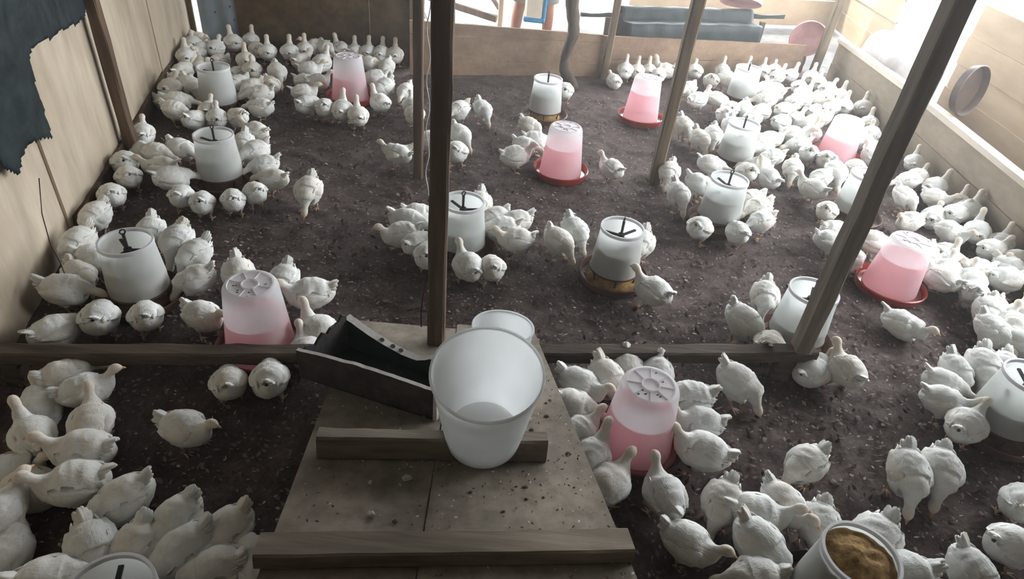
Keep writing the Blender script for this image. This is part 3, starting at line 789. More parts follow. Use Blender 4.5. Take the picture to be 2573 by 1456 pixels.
# brown plywood at the back left, blue-grey sheet beside it
wb = struct(empty('wall_back_left', (-1.9, 5.78, 0)))
def child(o, par):
    o.parent = par
    o.matrix_parent_inverse = Matrix.Translation(-Vector(par.location))
    return o
b = MB(); b.box((-2.04, 5.80, 1.25), (1.16, 0.014, 2.5)); child(b.build('panel', 'brownply'), wb)
b = MB(); b.box((-1.27, 5.79, 1.25), (0.37, 0.014, 2.5)); child(b.build('panel', 'brownply'), wb)
b = MB(); b.beam((-1.09, 5.78, 0), (-1.09, 5.78, 2.5), 0.035, 0.06, up=(0, 1, 0), wob=0.1, seed=9); child(b.build('frame_post', 'post'), wb)
b = MB(); b.box((-3.10, 5.80, 1.25), (0.20, 0.014, 2.5)); child(b.build('panel', 'brownply'), wb)
b = MB()
n = 12
vs = []
for i in range(n + 1):
    x = -2.955 + 0.335 * i / n
    vs += [(x, 5.80 + 0.008 * math.cos(i * 1.05), 0.02), (x, 5.80 + 0.008 * math.cos(i * 1.05), 2.45)]
    vs += [(x, 5.806 + 0.008 * math.cos(i * 1.05), 0.02), (x, 5.806 + 0.008 * math.cos(i * 1.05), 2.45)]
fs = []
for i in range(n):
    a = i * 4
    fs += [(a, a+4, a+5, a+1), (a+2, a+3, a+7, a+6), (a, a+2, a+6, a+4), (a+1, a+5, a+7, a+3)]
fs += [(0, 1, 3, 2), (n*4, n*4+2, n*4+3, n*4+1)]
b.add(vs, fs)
o = tag(b.build('blue_grey_sheet', 'sheet', smooth=True), 'blue-grey metal sheet standing upright in the back left corner', 'sheet')
b = MB()
for px, pz in ((-2.80, 0.27), (-2.64, 0.22), (-2.66, 0.33)):
    b.lathe([(0.0, 0.004), (0.007, 0.003), (0.008, 0)], 8, c=(0, 0, 0))
    for k in range(24):
        x, y, z = b.v[-24 + k]
        b.v[-24 + k] = (px + x, 5.786 - z, pz + y)
bo = b.build('nail_head', 'black', o)

# low tan wall along the back
BK = [(-1.06, 5.52), (0.57, 6.00), (2.80, 6.74)]
wall_back = struct(empty('wall_back', (0.5, 5.98, 0)))
def board(p0, p1, z0a, z0b, z1a, z1b, thick, name, mt, par):
    d = Vector((p1[0] - p0[0], p1[1] - p0[1], 0)).normalized()
    nrm = Vector((-d.y, d.x, 0)) * thick
    n = 16
    bb = MB()
    for i in range(n):
        q = []
        for t in (i / n, (i + 1) / n):
            x, y = p0[0] + (p1[0] - p0[0]) * t, p0[1] + (p1[1] - p0[1]) * t
            w = 0.006 * noise.noise(Vector((x * 5, y * 5, z1a * 9)))
            q.append((Vector((x, y, z0a + (z0b - z0a) * t)), Vector((x, y, z1a + (z1b - z1a) * t + w))))
        f = [q[0][0], q[1][0], q[1][1], q[0][1]]
        bk = [v + nrm for v in f]
        bb.add(f + bk, [(0, 1, 2, 3), (7, 6, 5, 4), (0, 4, 5, 1), (3, 2, 6, 7)] + ([(0, 3, 7, 4)] if i == 0 else []) + ([(1, 5, 6, 2)] if i == n - 1 else []))
    return child(bb.build(name, mt), par)
board(BK[0], BK[1], 0.0, 0.0, 0.125, 0.115, 0.025, 'board', 'backboard', wall_back)
board(BK[0], BK[1], 0.128, 0.118, 0.335, 0.30, 0.022, 'board', 'backboard', wall_back)
board(BK[0], BK[1], 0.338, 0.303, 0.445, 0.365, 0.026, 'board', 'backboard', wall_back)
p2 = (2.60, 6.674)
board(BK[1], p2, 0.0, 0.0, 0.16, 0.14, 0.025, 'board', 'backboard', wall_back)
board(BK[1], p2, 0.163, 0.143, 0.36, 0.30, 0.024, 'board', 'backboard', wall_back)
# crack in the first board
b = MB()
pts = [(-0.99, 0.40), (-0.985, 0.33), (-1.005, 0.27), (-1.012, 0.18), (-1.02, 0.12), (-1.022, 0.06)]
b.tube([(x, 5.52 + (x + 1.06) * 0.2945 - 0.001, z) for x, z in pts], [0.001, 0.004, 0.002, 0.003, 0.005, 0.001], 6)
child(b.build('crack', 'black'), wall_back)

# low right wall with its ledge
wall_right = struct(empty('wall_right', (2.9, 4.0, 0)))
def rboard(y0, y1, z0, z1, x, th, mt, name):
    bb = MB()
    n = 20
    for i in range(n):
        ya, yb = y0 + (y1 - y0) * i / n, y0 + (y1 - y0) * (i + 1) / n
        def top(y):
            return z1 + 0.010 * noise.noise(Vector((y * 2.3, z1 * 5, 0))) - 0.025 * max(0, y - 5.2)
        def bot(y):
            return z0 - (0.025 * max(0, y - 5.2) if z0 > 0.05 else 0)
        f = [Vector((x, ya, bot(ya))), Vector((x, yb, bot(yb))), Vector((x, yb, top(yb))), Vector((x, ya, top(ya)))]
        k = [v + Vector((th, 0, 0)) for v in f]
        bb.add(f + k, [(3, 2, 1, 0), (4, 5, 6, 7), (1, 5, 4, 0), (7, 6, 2, 3)] + ([(0, 4, 7, 3)] if i == 0 else []) + ([(1, 2, 6, 5)] if i == n - 1 else []))
    return child(bb.build(name, mt), wall_right)
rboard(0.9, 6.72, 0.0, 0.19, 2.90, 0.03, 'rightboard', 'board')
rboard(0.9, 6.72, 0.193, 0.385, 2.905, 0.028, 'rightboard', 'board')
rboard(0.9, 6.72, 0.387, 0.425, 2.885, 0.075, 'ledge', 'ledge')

# outer plank wall beyond the passage, with an opening
def outer(name, y0, y1, x=3.75, tops=(0.20, 0.42, 0.64, 0.90)):
    w = struct(empty(name, (x, (y0 + y1) / 2, 0)))
    z = 0.0
    for k, t in enumerate(tops):
        bb = MB()
        bb.beam((x + 0.016 * (k % 2), y0, (z + t) / 2), (x + 0.016 * (k % 2), y1, (z + t) / 2), 0.03, t - z + 0.012, n=16, wob=0.06, seed=k + 4)
        child(bb.build('plank', 'outerboard'), w)
        z = t
    return w
outer('wall_outer_near', -1.0, 6.15)
outer('wall_outer_far', 7.5, 9.1)
w = struct(empty('wall_yard', (2.4, 8.6, 0)))
for k, (z0, z1) in enumerate(((0, 0.3), (0.31, 0.62), (0.63, 1.0))):
    bb = MB()
    bb.beam((1.0, 8.2, (z0 + z1) / 2), (3.72, 9.0, (z0 + z1) / 2), 0.03, z1 - z0, n=16, wob=0.05, seed=k + 21)
    child(bb.build('plank', 'outerboard'), w)

# ------------------------------------------------------------------ timber posts
def post(foot, w, h, label, mt='post', z1=2.5, lean=(0, 0), rz=0.0, seed=0, name='timber_post'):
    b = MB()
    up = Vector((math.cos(rz), math.sin(rz), 0))
    d = z1 - foot[2]
    b.beam((0, 0, 0), (lean[0], lean[1], d), w, h, up=up, n=18, wob=0.16, seed=seed)
    o = b.build(name, mt)
    o.location = foot
    return tag(o, label, 'post', 'timber posts holding the roof')
def ramp_z(x, y):
    return 0.6653 + 0.02363 * x - 0.24831 * y
post((-2.345, 3.50, 0.0), 0.075, 0.06, 'dark timber post against the pale left wall', 'post', rz=0.27, seed=1)
post((-0.277, 1.945, ramp_z(-0.277, 1.945) + 0.002), 0.064, 0.064, 'dark square centre post standing on the ramp foot', 'post', seed=2, rz=0.05)
post((-0.655, 3.66, 0.0), 0.055, 0.055, 'thin brown post behind the dark centre post', 'post', seed=3)
post((0.855, 3.95, 0.0), 0.085, 0.07, 'brown post in mid floor between drinkers and right flock', 'postlight', seed=4, lean=(0.02, 0))
post((0.625, 5.96, 0.0), 0.07, 0.06, 'post fixed to the low tan back wall', 'postlight', seed=5, lean=(0.03, 0))
post((2.72, 6.62, 0.0), 0.085, 0.07, 'grey-brown post in the bright back right corner', 'postlight', seed=6, lean=(0.05, 0))
post((1.240, 2.158, 0.172), 0.088, 0.062, 'thick slanted-looking post on the rail end at right', 'posthaze', seed=7, lean=(-0.01, 0.0))

# crooked trunk used as a pole
b = MB()
ctl = [(0.33, 5.56, 0.0, 0.060), (0.31, 5.60, 0.05, 0.055), (0.25, 5.64, 0.14, 0.050), (0.24, 5.66, 0.24, 0.040), (0.26, 5.66, 0.34, 0.043),
       (0.285, 5.66, 0.44, 0.048), (0.27, 5.66, 0.54, 0.050), (0.24, 5.66, 0.66, 0.055), (0.22, 5.65, 0.9, 0.055), (0.25, 5.66, 1.4, 0.05), (0.24, 5.66, 2.5, 0.05)]
path, rad = [], []
for i in range(len(ctl) - 1):
    for k in range(4):
        t = k / 4
        path.append([ctl[i][j] * (1 - t) + ctl[i + 1][j] * t for j in range(3)])
        rad.append((ctl[i][3] * (1 - t) + ctl[i + 1][3] * t) * (1 + 0.12 * noise.noise(Vector((i, t * 2, 0)))))
path.append(list(ctl[-1][:3])); rad.append(ctl[-1][3])
b.tube(path, rad, 14)
o = b.build('crooked_pole', 'bark', smooth='all')
tag(o, 'crooked dark tree trunk pole in front of the tan back wall', 'pole')

# added haze box standing in for lens glare towards the light
mh = bpy.data.materials.new('glare_haze')
mh.use_nodes = True
nt = mh.node_tree
nt.nodes.clear()
oo = nt.nodes.new('ShaderNodeOutputMaterial')
vs_ = nt.nodes.new('ShaderNodeVolumeScatter')
vs_.inputs['Color'].default_value = (1, 0.98, 0.95, 1)
vs_.inputs['Density'].default_value = 0.012
vs_.inputs['Anisotropy'].default_value = 0.7
nt.links.new(vs_.outputs[0], oo.inputs['Volume'])
M['glarehaze'] = mh
b = MB(); b.box((0.35, 4.0, 1.22), (7.6, 9.6, 2.56))
o = b.build('glare_haze', 'glarehaze')
o['kind'] = 'stuff'
o['label'] = 'thin added haze veiling the pen like lens glare'
o['category'] = 'haze'

# ------------------------------------------------------------------ front rail
rail = empty('front_rail', (-0.3, 1.9, 0))
tag(rail, 'low weathered timber rail crossing the pen in front', 'rail')
ra, rb_ = Vector((-1.90, 1.651, 0.142)), Vector((1.31, 2.167, 0.142))
b = MB(); b.beam(ra, rb_, 0.066, 0.056, n=40, wob=0.22, seed=13); child(b.build('beam', 'rail'), rail)
for t in (0.030, 0.965):
    p = ra.lerp(rb_, t)
    b = MB(); b.beam((p.x, p.y, 0.0), (p.x, p.y, 0.113), 0.075, 0.05, up=(0, 1, 0), n=6, wob=0.15, seed=t); child(b.build('leg', 'rail'), rail)

# ------------------------------------------------------------------ ramp
rmp = empty('wooden_ramp', (-0.2, 1.3, 0.2))
tag(rmp, 'dirty wooden ramp with battens leading down into the pen', 'ramp')
def rp(x, y, up=0.0):
    return Vector((x, y, ramp_z(x, y) + up))
def lx(y):   # left edge, right edge and seam at a given distance
    return -0.503 - 0.1027 * (y - 0.779)
def rx(y):
    return 0.367 - 0.2047 * (y - 0.861)
def sx(y):
    return -0.163 - 0.05 * (y - 1.1)
for (ea, eb, y0, y1, dz) in ((lx, lambda y: sx(y) - 0.002, 0.30, 2.075, 0.0), (lambda y: sx(y) + 0.002, rx, 0.30, 2.115, 0.003)):
    b = MB()
    n = 26
    for i in range(n):
        ya, yb = y0 + (y1 - y0) * i / n, y0 + (y1 - y0) * (i + 1) / n
        t = [rp(ea(ya), ya, dz), rp(eb(ya), ya, dz), rp(eb(yb), yb, dz), rp(ea(yb), yb, dz)]
        bt = [v - Vector((0, 0, 0.022)) for v in t]
        b.hexa(bt, t)
    child(b.build('board', 'rampwood'), rmp)
def batten(pa, pb, w, h, seed):
    b = MB()
    up = Vector((0, 0.24, 1)).normalized()
    a, c = rp(*pa, h / 2 + 0.004), rp(*pb, h / 2 + 0.004)
    b.beam(a, c, w, h, up=up, n=16, wob=0.10, seed=seed)
    child(b.build('batten', 'batten'), rmp)
batten((-0.506, 1.215), (0.150, 1.290), 0.056, 0.075, 31)
batten((-0.522, 0.825), (0.358, 0.945), 0.078, 0.042, 32)
# legs and bearers that carry the ramp
for x, y in ((-0.47, 0.5), (0.36, 0.5)):
    b = MB(); b.beam((x, y, 0.0), (x, y, ramp_z(x, y) - 0.024), 0.06, 0.06, up=(0, 1, 0), n=6, wob=0.1, seed=x); child(b.build('leg', 'batten'), rmp)
# dried droppings and shavings stuck on the ramp
for k in range(46):
    if k < 3:
        x, y = ((-0.235, 1.135), (-0.33, 1.105), (-0.30, 0.985))[k]
        s = (0.016, 0.010, 0.014)[k]
    else:
        y = R.uniform(0.85, 1.9)
        x = R.uniform(sx(y) + 0.03, rx(y) - 0.02) if k < 40 else R.uniform(lx(y) + 0.05, sx(y))
        s = R.uniform(0.004, 0.011)
    b = MB()
    ring = [(s * R.uniform(0.6, 1.1) * math.cos(a * 1.047), s * R.uniform(0.5, 1.0) * math.sin(a * 1.047)) for a in range(6)]
    vs = [(u, v, 0.0) for u, v in ring] + [(u * 0.55, v * 0.55, s * 0.5) for u, v in ring]
    b.add(vs, [(i, (i + 1) % 6, 6 + (i + 1) % 6, 6 + i) for i in range(6)] + [(6, 7, 8, 9, 10, 11)])
    o = b.build('dropping', 'flakeA' if k < 3 else 'dropping', rmp)
    o.location = rp(x, y, 0.004) - Vector((-0.2, 1.3, 0.2))

b = MB()
for k in range(900):
    y = R.uniform(0.80, 1.95)
    x = R.uniform(sx(y) + 0.01, rx(y) - 0.005)
    if R.random() < 0.22:
        x = R.uniform(lx(y) + 0.02, sx(y))
    s = R.uniform(0.002, 0.0065)
    a = R.uniform(0, 6.283)
    ca, sa = math.cos(a) * s, math.sin(a) * s
    p = rp(x, y, 0.006)
    b.add([p + Vector((-ca, -sa, 0)), p + Vector((sa * 0.5, -ca * 0.5, s * 0.3)), p + Vector((ca, sa, s * 0.5)), p + Vector((-sa * 0.5, ca * 0.5, 0.001))], [(0, 1, 2), (0, 2, 3)], k % 3)
o = child(b.build('litter_specks', ('flakeA', 'flakeB', 'dropping')), rmp)
o['kind'] = 'stuff'

# ------------------------------------------------------------------ broken box on the ramp
bx = empty('broken_box', (-0.45, 1.6, ramp_z(-0.45, 1.6)))
tag(bx, 'broken dark open box with white torn edges lying on the ramp', 'box')
A0, B0, D0, E0 = (-0.70, 1.60), (-0.60, 1.83), (-0.195, 1.415), (-0.20, 1.64)
def wallpanel(name, p0, p1, hs, mats, th=0.012, edge=True, inner=1):
    n = len(hs) - 1
    d = Vector((p1[0] - p0[0], p1[1] - p0[1], 0)).normalized()
    nn = Vector((-d.y, d.x, 0)) * th
    b = MB()
    for i in range(n):
        q = []
        for t in (i / n, (i + 1) / n):
            x, y = p0[0] + (p1[0] - p0[0]) * t, p0[1] + (p1[1] - p0[1]) * t
            q.append((x, y))
        lo = [rp(*q[0], 0.004), rp(*q[1], 0.004)]
        hi = [rp(*q[0], hs[i]), rp(*q[1], hs[i + 1])]
        f = [lo[0], lo[1], hi[1], hi[0]]
        k = [v + nn for v in f]
        b.add(f + k, [(0, 1, 2, 3)], 0)
        b.add(f + k, [(7, 6, 5, 4)], 1)
        b.add(f + k, [(3, 2, 6, 7), (0, 4, 5, 1)] + ([(0, 3, 7, 4)] if i == 0 else []) + ([(1, 5, 6, 2)] if i == n - 1 else []), 2)
    return child(b.build(name, mats), bx)
def rag(n, base, amp, seed):
    return [base(i / n) + amp * noise.noise(Vector((i * 1.7, seed, 0))) for i in range(n + 1)]
wallpanel('front_panel', A0, D0, rag(26, lambda t: 0.128 + 0.012 * math.sin(t * 3.1), 0.006, 1), ('boxdark', 'boxgreen', 'whiteboard'), 0.014)
wallpanel('side_panel', B0, A0, rag(12, lambda t: 0.165 - 0.05 * t, 0.05, 2), ('boxgreen', 'boxdark', 'boxdark'), 0.01)
wallpanel('back_panel', B0, E0, rag(26, lambda t: 0.15 - 0.085 * math.sin(min(t, 0.72) / 0.72 * 1.57) + max(0, t - 0.72) * 0.2, 0.004, 3), ('boxgreen', 'boxdark', 'whiteboard'), 0.03)
wallpanel('side_panel', D0, E0, rag(8, lambda t: 0.13 - 0.06 * t, 0.006, 4), ('whiteboard', 'boxgreen', 'whiteboard'), 0.012)
b = MB()
t4 = [rp(*A0, 0.009), rp(*D0, 0.009), rp(*E0, 0.009), rp(*B0, 0.009)]
b.hexa([v - Vector((0, 0, 0.006)) for v in t4], t4)
child(b.build('bottom_panel', 'boxgreen'), bx)
for k in range(3):
    t = (0.36, 0.47, 0.55)[k]
    x, y = B0[0] + (E0[0] - B0[0]) * t, B0[1] + (E0[1] - B0[1]) * t
    b = MB()
    b.lathe([(0.0, 0.001), (0.009, 0.001), (0.009, 0)], 10)
    o = b.build('hole', 'black', bx)
    hz = 0.15 - 0.085 * math.sin(t / 0.72 * 1.57)
    o.location = rp(x + 0.006, y + 0.013, hz + 0.006) - bx.location
    o.rotation_euler = (0, 0.35, -0.45)

# ------------------------------------------------------------------ buckets
def bucket(name, label, r0, r1, h, loc, tilt):
    t = empty(name, loc)
    t.rotation_euler = tilt
    tag(t, label, 'bucket', 'frosted buckets on the ramp')
    b = MB()
    prof = [(0.001, 0.004), (r0 * 0.9, 0.004), (r0, 0.012)]
    for k in range(1, 13):
        prof.append((r0 + (r1 - r0) * k / 12, 0.012 + (h - 0.012) * k / 12))
    inn = [(r - 0.003, z + 0.003) for r, z in reversed(prof[3:])]
    prof = prof + inn + [(r0 - 0.005, 0.016), (0.001, 0.010)]
    b.lathe(prof, 56)
    b.build('body', 'bucket', t, smooth=True)
    b = MB()
    b.lathe([(r1 - 0.004, h), (r1 - 0.003, h + 0.004), (r1 + 0.003, h + 0.004), (r1 + 0.004, h - 0.003), (r1 - 0.001, h - 0.004)], 56, closed=True)
    b.build('rim', 'bucket', t, smooth=True)
    return t
bucket('plastic_bucket', 'large frosted white bucket tilted on the ramp batten', 0.112, 0.148, 0.330, (-0.040, 1.302, ramp_z(-0.040, 1.302) + 0.056), (math.radians(12), 0, 0))
bucket('plastic_bucket', 'smaller white bucket behind the large frosted one on ramp', 0.095, 0.108, 0.18, (-0.020, 1.755, ramp_z(-0.018, 1.755) + 0.020), (math.radians(-8), math.radians(1), 0))

# ------------------------------------------------------------------ feeders
FZ, FH, FR0, FR1 = 0.075, 0.235, 0.122, 0.104
def mesh_feeder_tube():
    b = MB()
    z0, z1 = FZ, FZ + FH
    prof = [(FR0, z0), (FR0 - 0.002, z0 + 0.03)]
    for k in range(1, 9):
        t = k / 8
        prof.append((FR0 + (FR1 - FR0) * t, z0 + 0.03 + (FH - 0.045) * t))
    prof += [(FR1 - 0.001, z1)]
    inn = [(r - 0.0025, z) for r, z in reversed(prof)]
    b.lathe(prof + inn, 48, closed=True)
    return b.mesh('feeder_tube', 'tube', True)
def mesh_feeder_rim():
    b = MB()
    z = FZ + FH
    b.lathe([(FR1 - 0.005, z - 0.012), (FR1 - 0.005, z + 0.003), (FR1 + 0.003, z + 0.003), (FR1 + 0.004, z - 0.012)], 48, closed=True)
    return b.mesh('feeder_rim', 'cap', True)
def mesh_band():
    b = MB()
    b.lathe([(FR0 - 0.002, FZ - 0.004), (FR0 + 0.0035, FZ - 0.004), (FR0 + 0.0035, FZ + 0.004), (FR0 - 0.002, FZ + 0.004)], 48, closed=True)
    return b.mesh('feeder_band', 'brownpan', True)
def mesh_spider():
    b = MB()
    z = FZ + FH - 0.045
    for k in range(3):
        a = math.radians(90 + 120 * k)
        d = Vector((math.cos(a), math.sin(a), 0))
        b.beam(Vector((0, 0, z)) + d * 0.006, Vector((0, 0, z)) + d * (FR1 - 0.004), 0.013, 0.008, n=3)
    b.lathe([(0.0, z + 0.012), (0.016, z + 0.010), (0.018, z - 0.008), (0.0, z - 0.010)], 12)
    return b.mesh('spider', 'black')
def mesh_rod():
    b = MB()
    z = FZ + FH - 0.05
    path = [(0, 0, 0.05), (0, 0, z), (0, 0, z + 0.085)]
    b.tube(path, [0.005, 0.006, 0.007], 8)
    ring = [(0.011 * math.cos(t * 0.785), 0, z + 0.095 + 0.011 * math.sin(t * 0.785)) for t in range(9)]
    b.tube(ring, 0.0035, 6, caps=False)
    return b.mesh('hook_rod', 'black')
def mesh_pan(r, deep, mtn, name):
    b = MB()
    prof = [(0.001, 0.006), (r * 0.80, 0.006), (r * 0.92, 0.012), (r * 0.985, deep), (r, deep + 0.004), (r + 0.006, deep), (r * 0.95, 0.004), (r * 0.84, 0.0), (0.001, 0.0)]
    b.lathe(prof, 48)
    return b.mesh(name, mtn, True)
def mesh_bars():
    out = []
    for k in range(6):
        b = MB()
        a = math.radians(60 * k + 20)
        b.tube([(FR0 * 0.98 * math.cos(a), FR0 * 0.98 * math.sin(a), FZ), (FR0 * 0.9 * math.cos(a), FR0 * 0.9 * math.sin(a), 0.012)], 0.004, 6)
        out.append(b.mesh('bar', 'black'))
    return out
def mesh_feed(level, mt, heap=0.02, mound=0.0):
    b = MB()
    def rad(z):
        t = max(0, min(1, (z - FZ - 0.03) / (FH - 0.045)))
        return FR0 + (FR1 - FR0) * t - 0.0035
    n, rings = 40, 7
    prof = [(0.001, FZ + 0.002), (rad(FZ) * 0.98, FZ + 0.002)]
    for k in range(1, 6):
        z = FZ + (level - FZ) * k / 5
        prof.append((rad(z), z))
    for k in range(1, rings + 1):
        t = 1 - k / rings
        prof.append((max(0.001, rad(level) * t), level + heap * (1 - t) + mound * math.cos(t * 1.57)))
    b.lathe(prof, n)
    vs = []
    for (x, y, z) in b.v:
        if z > level - 0.001:
            z += 0.010 * noise.noise(Vector((x * 40, y * 40, level))) + 0.25 * heap * noise.noise(Vector((x * 14, y * 14, 3)))
        vs.append((x, y, z))
    b.v = vs
    return b.mesh('feed', mt, 'all')
def mesh_panfeed(mt):
    b = MB()
    prof = [(0.135, 0.008), (0.128, 0.018), (0.115, 0.028), (0.10, 0.045), (0.08, FZ + 0.004), (0.001, FZ + 0.004)]
    b.lathe(prof, 32)
    return b.mesh('spilled_feed', mt, 'all')
FT, FRM, FB, FS, FROD, FPAN, FBARS, FPF = mesh_feeder_tube(), mesh_feeder_rim(), mesh_band(), mesh_spider(), mesh_rod(), mesh_pan(0.172, 0.045, 'brownpan', 'feeder_pan'), mesh_bars(), (mesh_panfeed('darkfeed'), mesh_panfeed('feed'))
levels = [0.20, 0.185, 0.22, 0.165, 0.20, 0.20, 0.17, 0.19, 0.20, 0.15, 0.14, 0.17, 0.285, 0.14]
for i, (x, y, ph) in enumerate(FEEDERS):
    heaped = 'heaped' in ph
    t = empty('tube_feeder', (x, y, 0.006), R.uniform(0, 2.09))
    lab = 'white tube ' + ph
    tag(t, lab, 'feeder', 'white tube feeders')
    if ph.startswith('feeder with a seed'):
        t['label'] = 'white tube feeder in mid floor with bare pan showing'
    if heaped:
        t['label'] = 'white tube feeder heaped with brown feed at the bottom'
    link('tube', FT, t)
    link('rim', FRM, t)
    link('band', FB, t)
    link('pan', FPAN, t)
    for m_ in FBARS:
        link('bar', m_, t)
    link('feed', mesh_feed(levels[i], 'feed' if (heaped or i in (0, 4)) else 'greyfeed', 0.012, 0.02 if heaped else 0.0), t)
    link('spilled_feed', FPF[1 if i in (4, 5, 12) else 0], t)
    if not heaped:
        sp_ = link('spider', FS, t)
        link('hook_rod', FROD, sp_)
    k = 1.0
    t.scale = (k, k, k)

# ------------------------------------------------------------------ drinkers
def drinker_r(z):
    t = (z - 0.03) / 0.275
    return 0.136 + (0.104 - 0.136) * max(0, min(1, t))
def mesh_jar():
    b = MB()
    prof = [(drinker_r(0.03), 0.018)]
    for k in range(0, 11):
        z = 0.03 + 0.272 * k / 10
        prof.append((drinker_r(z), z))
    prof += [(0.101, 0.312), (0.095, 0.320), (0.088, 0.323)]
    b.lathe(prof, 56)
    return b.mesh('jar', 'shell', 'all')
def mesh_cap():
    b = MB()
    b.lathe([(0.089, 0.3225), (0.084, 0.3235), (0.082, 0.319), (0.034, 0.319), (0.033, 0.3245), (0.029, 0.3245), (0.028, 0.319), (0.001, 0.319)], 48)
    return b.mesh('top_disc', 'cap', True)
def mesh_rib(k):
    b = MB()
    a = math.radians(45 * k)
    d = Vector((math.cos(a), math.sin(a), 0))
    b.beam(d * 0.033 + Vector((0, 0, 0.3205)), d * 0.083 + Vector((0, 0, 0.3205)), 0.0028, 0.004, n=2)
    return b.mesh('rib', 'cap')
def mesh_water(level):
    b = MB()
    prof = [(0.001, 0.020), (drinker_r(0.02) - 0.003, 0.020)]
    for k in range(0, 8):
        z = 0.03 + (level - 0.03) * k / 7
        prof.append((drinker_r(z) - 0.003, z))
    prof.append((0.001, level))
    b.lathe(prof, 56)
    return b.mesh('water', 'water', True)
def mesh_traywater():
    b = MB()
    b.lathe([(0.16, 0.024), (0.001, 0.024)], 40)
    return b.mesh('tray_water', 'traywater')
M['traywater'] = mat_plain('shallow_pink_water', (0.30, 0.10, 0.085), 0.08, 0.5)
JAR, CAP, RIBS, TRW = mesh_jar(), mesh_cap(), [mesh_rib(k) for k in range(8)], mesh_traywater()
TRAYR, TRAYB = mesh_pan(0.175, 0.048, 'red', 'red_tray'), mesh_pan(0.175, 0.048, 'brownpan', 'brown_tray')
wl = [0.195, 0.205, 0.185, 0.225, 0.215, 0.18, 0.185]
for i, (x, y, ph) in enumerate(DRINKERS):
    t = empty('bell_drinker', (x, y, 0.006), R.uniform(0, 0.78))
    tag(t, 'white ' + ph.replace('drinker', 'drinker half full of pink water', 1), 'drinker', 'drinkers with pink water')
    t.scale = (1, 1, (1.0, 1.04, 1.05, 1.08, 0.97, 1.09, 0.98)[i])
    link('jar', JAR, t)
    td = link('top_disc', CAP, t)
    for m_ in RIBS:
        link('rib', m_, td)
    link('water', mesh_water(wl[i]), t)
    link('tray', TRAYB if i in (0, 5) else TRAYR, t)
    link('tray_water', TRW, t)
    for k in range(7 if i in (0, 5) else 3):
        b = MB()
        b.lathe([(0.0035, 0), (0.002, 0.002), (0.0, 0.002)], 6)
        sp = b.build('dirt_speck', 'dropping', t)
        a, rr = R.uniform(0, 6.28), R.uniform(0.04, 0.085)
        sp.location = (rr * math.cos(a), rr * math.sin(a), 0.3235 if rr > 0.08 else 0.3192)
        sp.scale = (R.uniform(0.7, 2), R.uniform(0.7, 1.4), 1)

# ------------------------------------------------------------------ chickens
def cr(p0, p1, p2, p3, t):
    return [0.5 * (2*b_ + (c_ - a_) * t + (2*a_ - 5*b_ + 4*c_ - d_) * t*t + (3*b_ - a_ - 3*c_ + d_) * t*t*t) for a_, b_, c_, d_ in zip(p0, p1, p2, p3)]

TORSO = [(-0.098, 0.0, 0.140, 0.006, 0.006), (-0.094, 0.0, 0.137, 0.022, 0.024), (-0.078, 0.0, 0.128, 0.044, 0.046), (-0.046, 0.0, 0.119, 0.063, 0.062),
         (-0.008, 0.0, 0.114, 0.071, 0.068), (0.030, 0.0, 0.115, 0.066, 0.066), (0.058, 0.0, 0.124, 0.049, 0.053)]
NECK = {
    'u': [(0.072, 0, 0.144, 0.031, 0.036), (0.081, 0, 0.166, 0.0235, 0.026), (0.087, 0, 0.186, 0.0182, 0.0195), (0.093, 0, 0.206, 0.0185, 0.0195), (0.105, 0, 0.215, 0.0185, 0.0185), (0.118, 0, 0.212, 0.0115, 0.0115), (0.124, 0, 0.210, 0.003, 0.003)],
    'n': [(0.076, 0, 0.138, 0.031, 0.035), (0.088, 0, 0.154, 0.0200, 0.022), (0.098, 0, 0.168, 0.0158, 0.016), (0.110, 0, 0.180, 0.0190, 0.0195), (0.123, 0, 0.182, 0.0185, 0.0185), (0.136, 0, 0.178, 0.0105, 0.0105), (0.141, 0, 0.175, 0.003, 0.003)],
    'f': [(0.078, 0, 0.118, 0.033, 0.036), (0.096, 0, 0.112, 0.0215, 0.023), (0.112, 0, 0.105, 0.0170, 0.018), (0.127, 0, 0.099, 0.0185, 0.019), (0.139, 0, 0.091, 0.0165, 0.017), (0.149, 0, 0.082, 0.0095, 0.0095), (0.153, 0, 0.077, 0.003, 0.003)],
    'd': [(0.074, 0, 0.094, 0.033, 0.035), (0.089, 0, 0.074, 0.0215, 0.023), (0.099, 0, 0.058, 0.0170, 0.018), (0.107, 0, 0.045, 0.0185, 0.019), (0.116, 0, 0.033, 0.0165, 0.017), (0.123, 0, 0.023, 0.0095, 0.0095), (0.126, 0, 0.019, 0.003, 0.003)],
    'l': [(0.074, 0.004, 0.139, 0.031, 0.035), (0.087, -0.010, 0.157, 0.0200, 0.022), (0.092, -0.023, 0.173, 0.0165, 0.017), (0.092, -0.038, 0.183, 0.0185, 0.019), (0.088, -0.052, 0.181, 0.0165, 0.017), (0.084, -0.062, 0.176, 0.0095, 0.0095), (0.082, -0.066, 0.174, 0.003, 0.003)],
}
NECK['s'] = [(a, b_, c - 0.012, d, e) for a, b_, c, d, e in NECK['n']]
NECK['w'] = NECK['n']
PITCH = {'u': 0.10, 'n': 0.0, 'f': -0.14, 'd': -0.30, 'l': 0.0, 's': 0.04, 'w': 0.15}

def torso_xf(pose):
    piv = Vector((0, 0, 0.10))
    rot = Matrix.Rotation(-PITCH[pose], 3, 'Y')
    return lambda p: rot @ (Vector(p) - piv) + piv

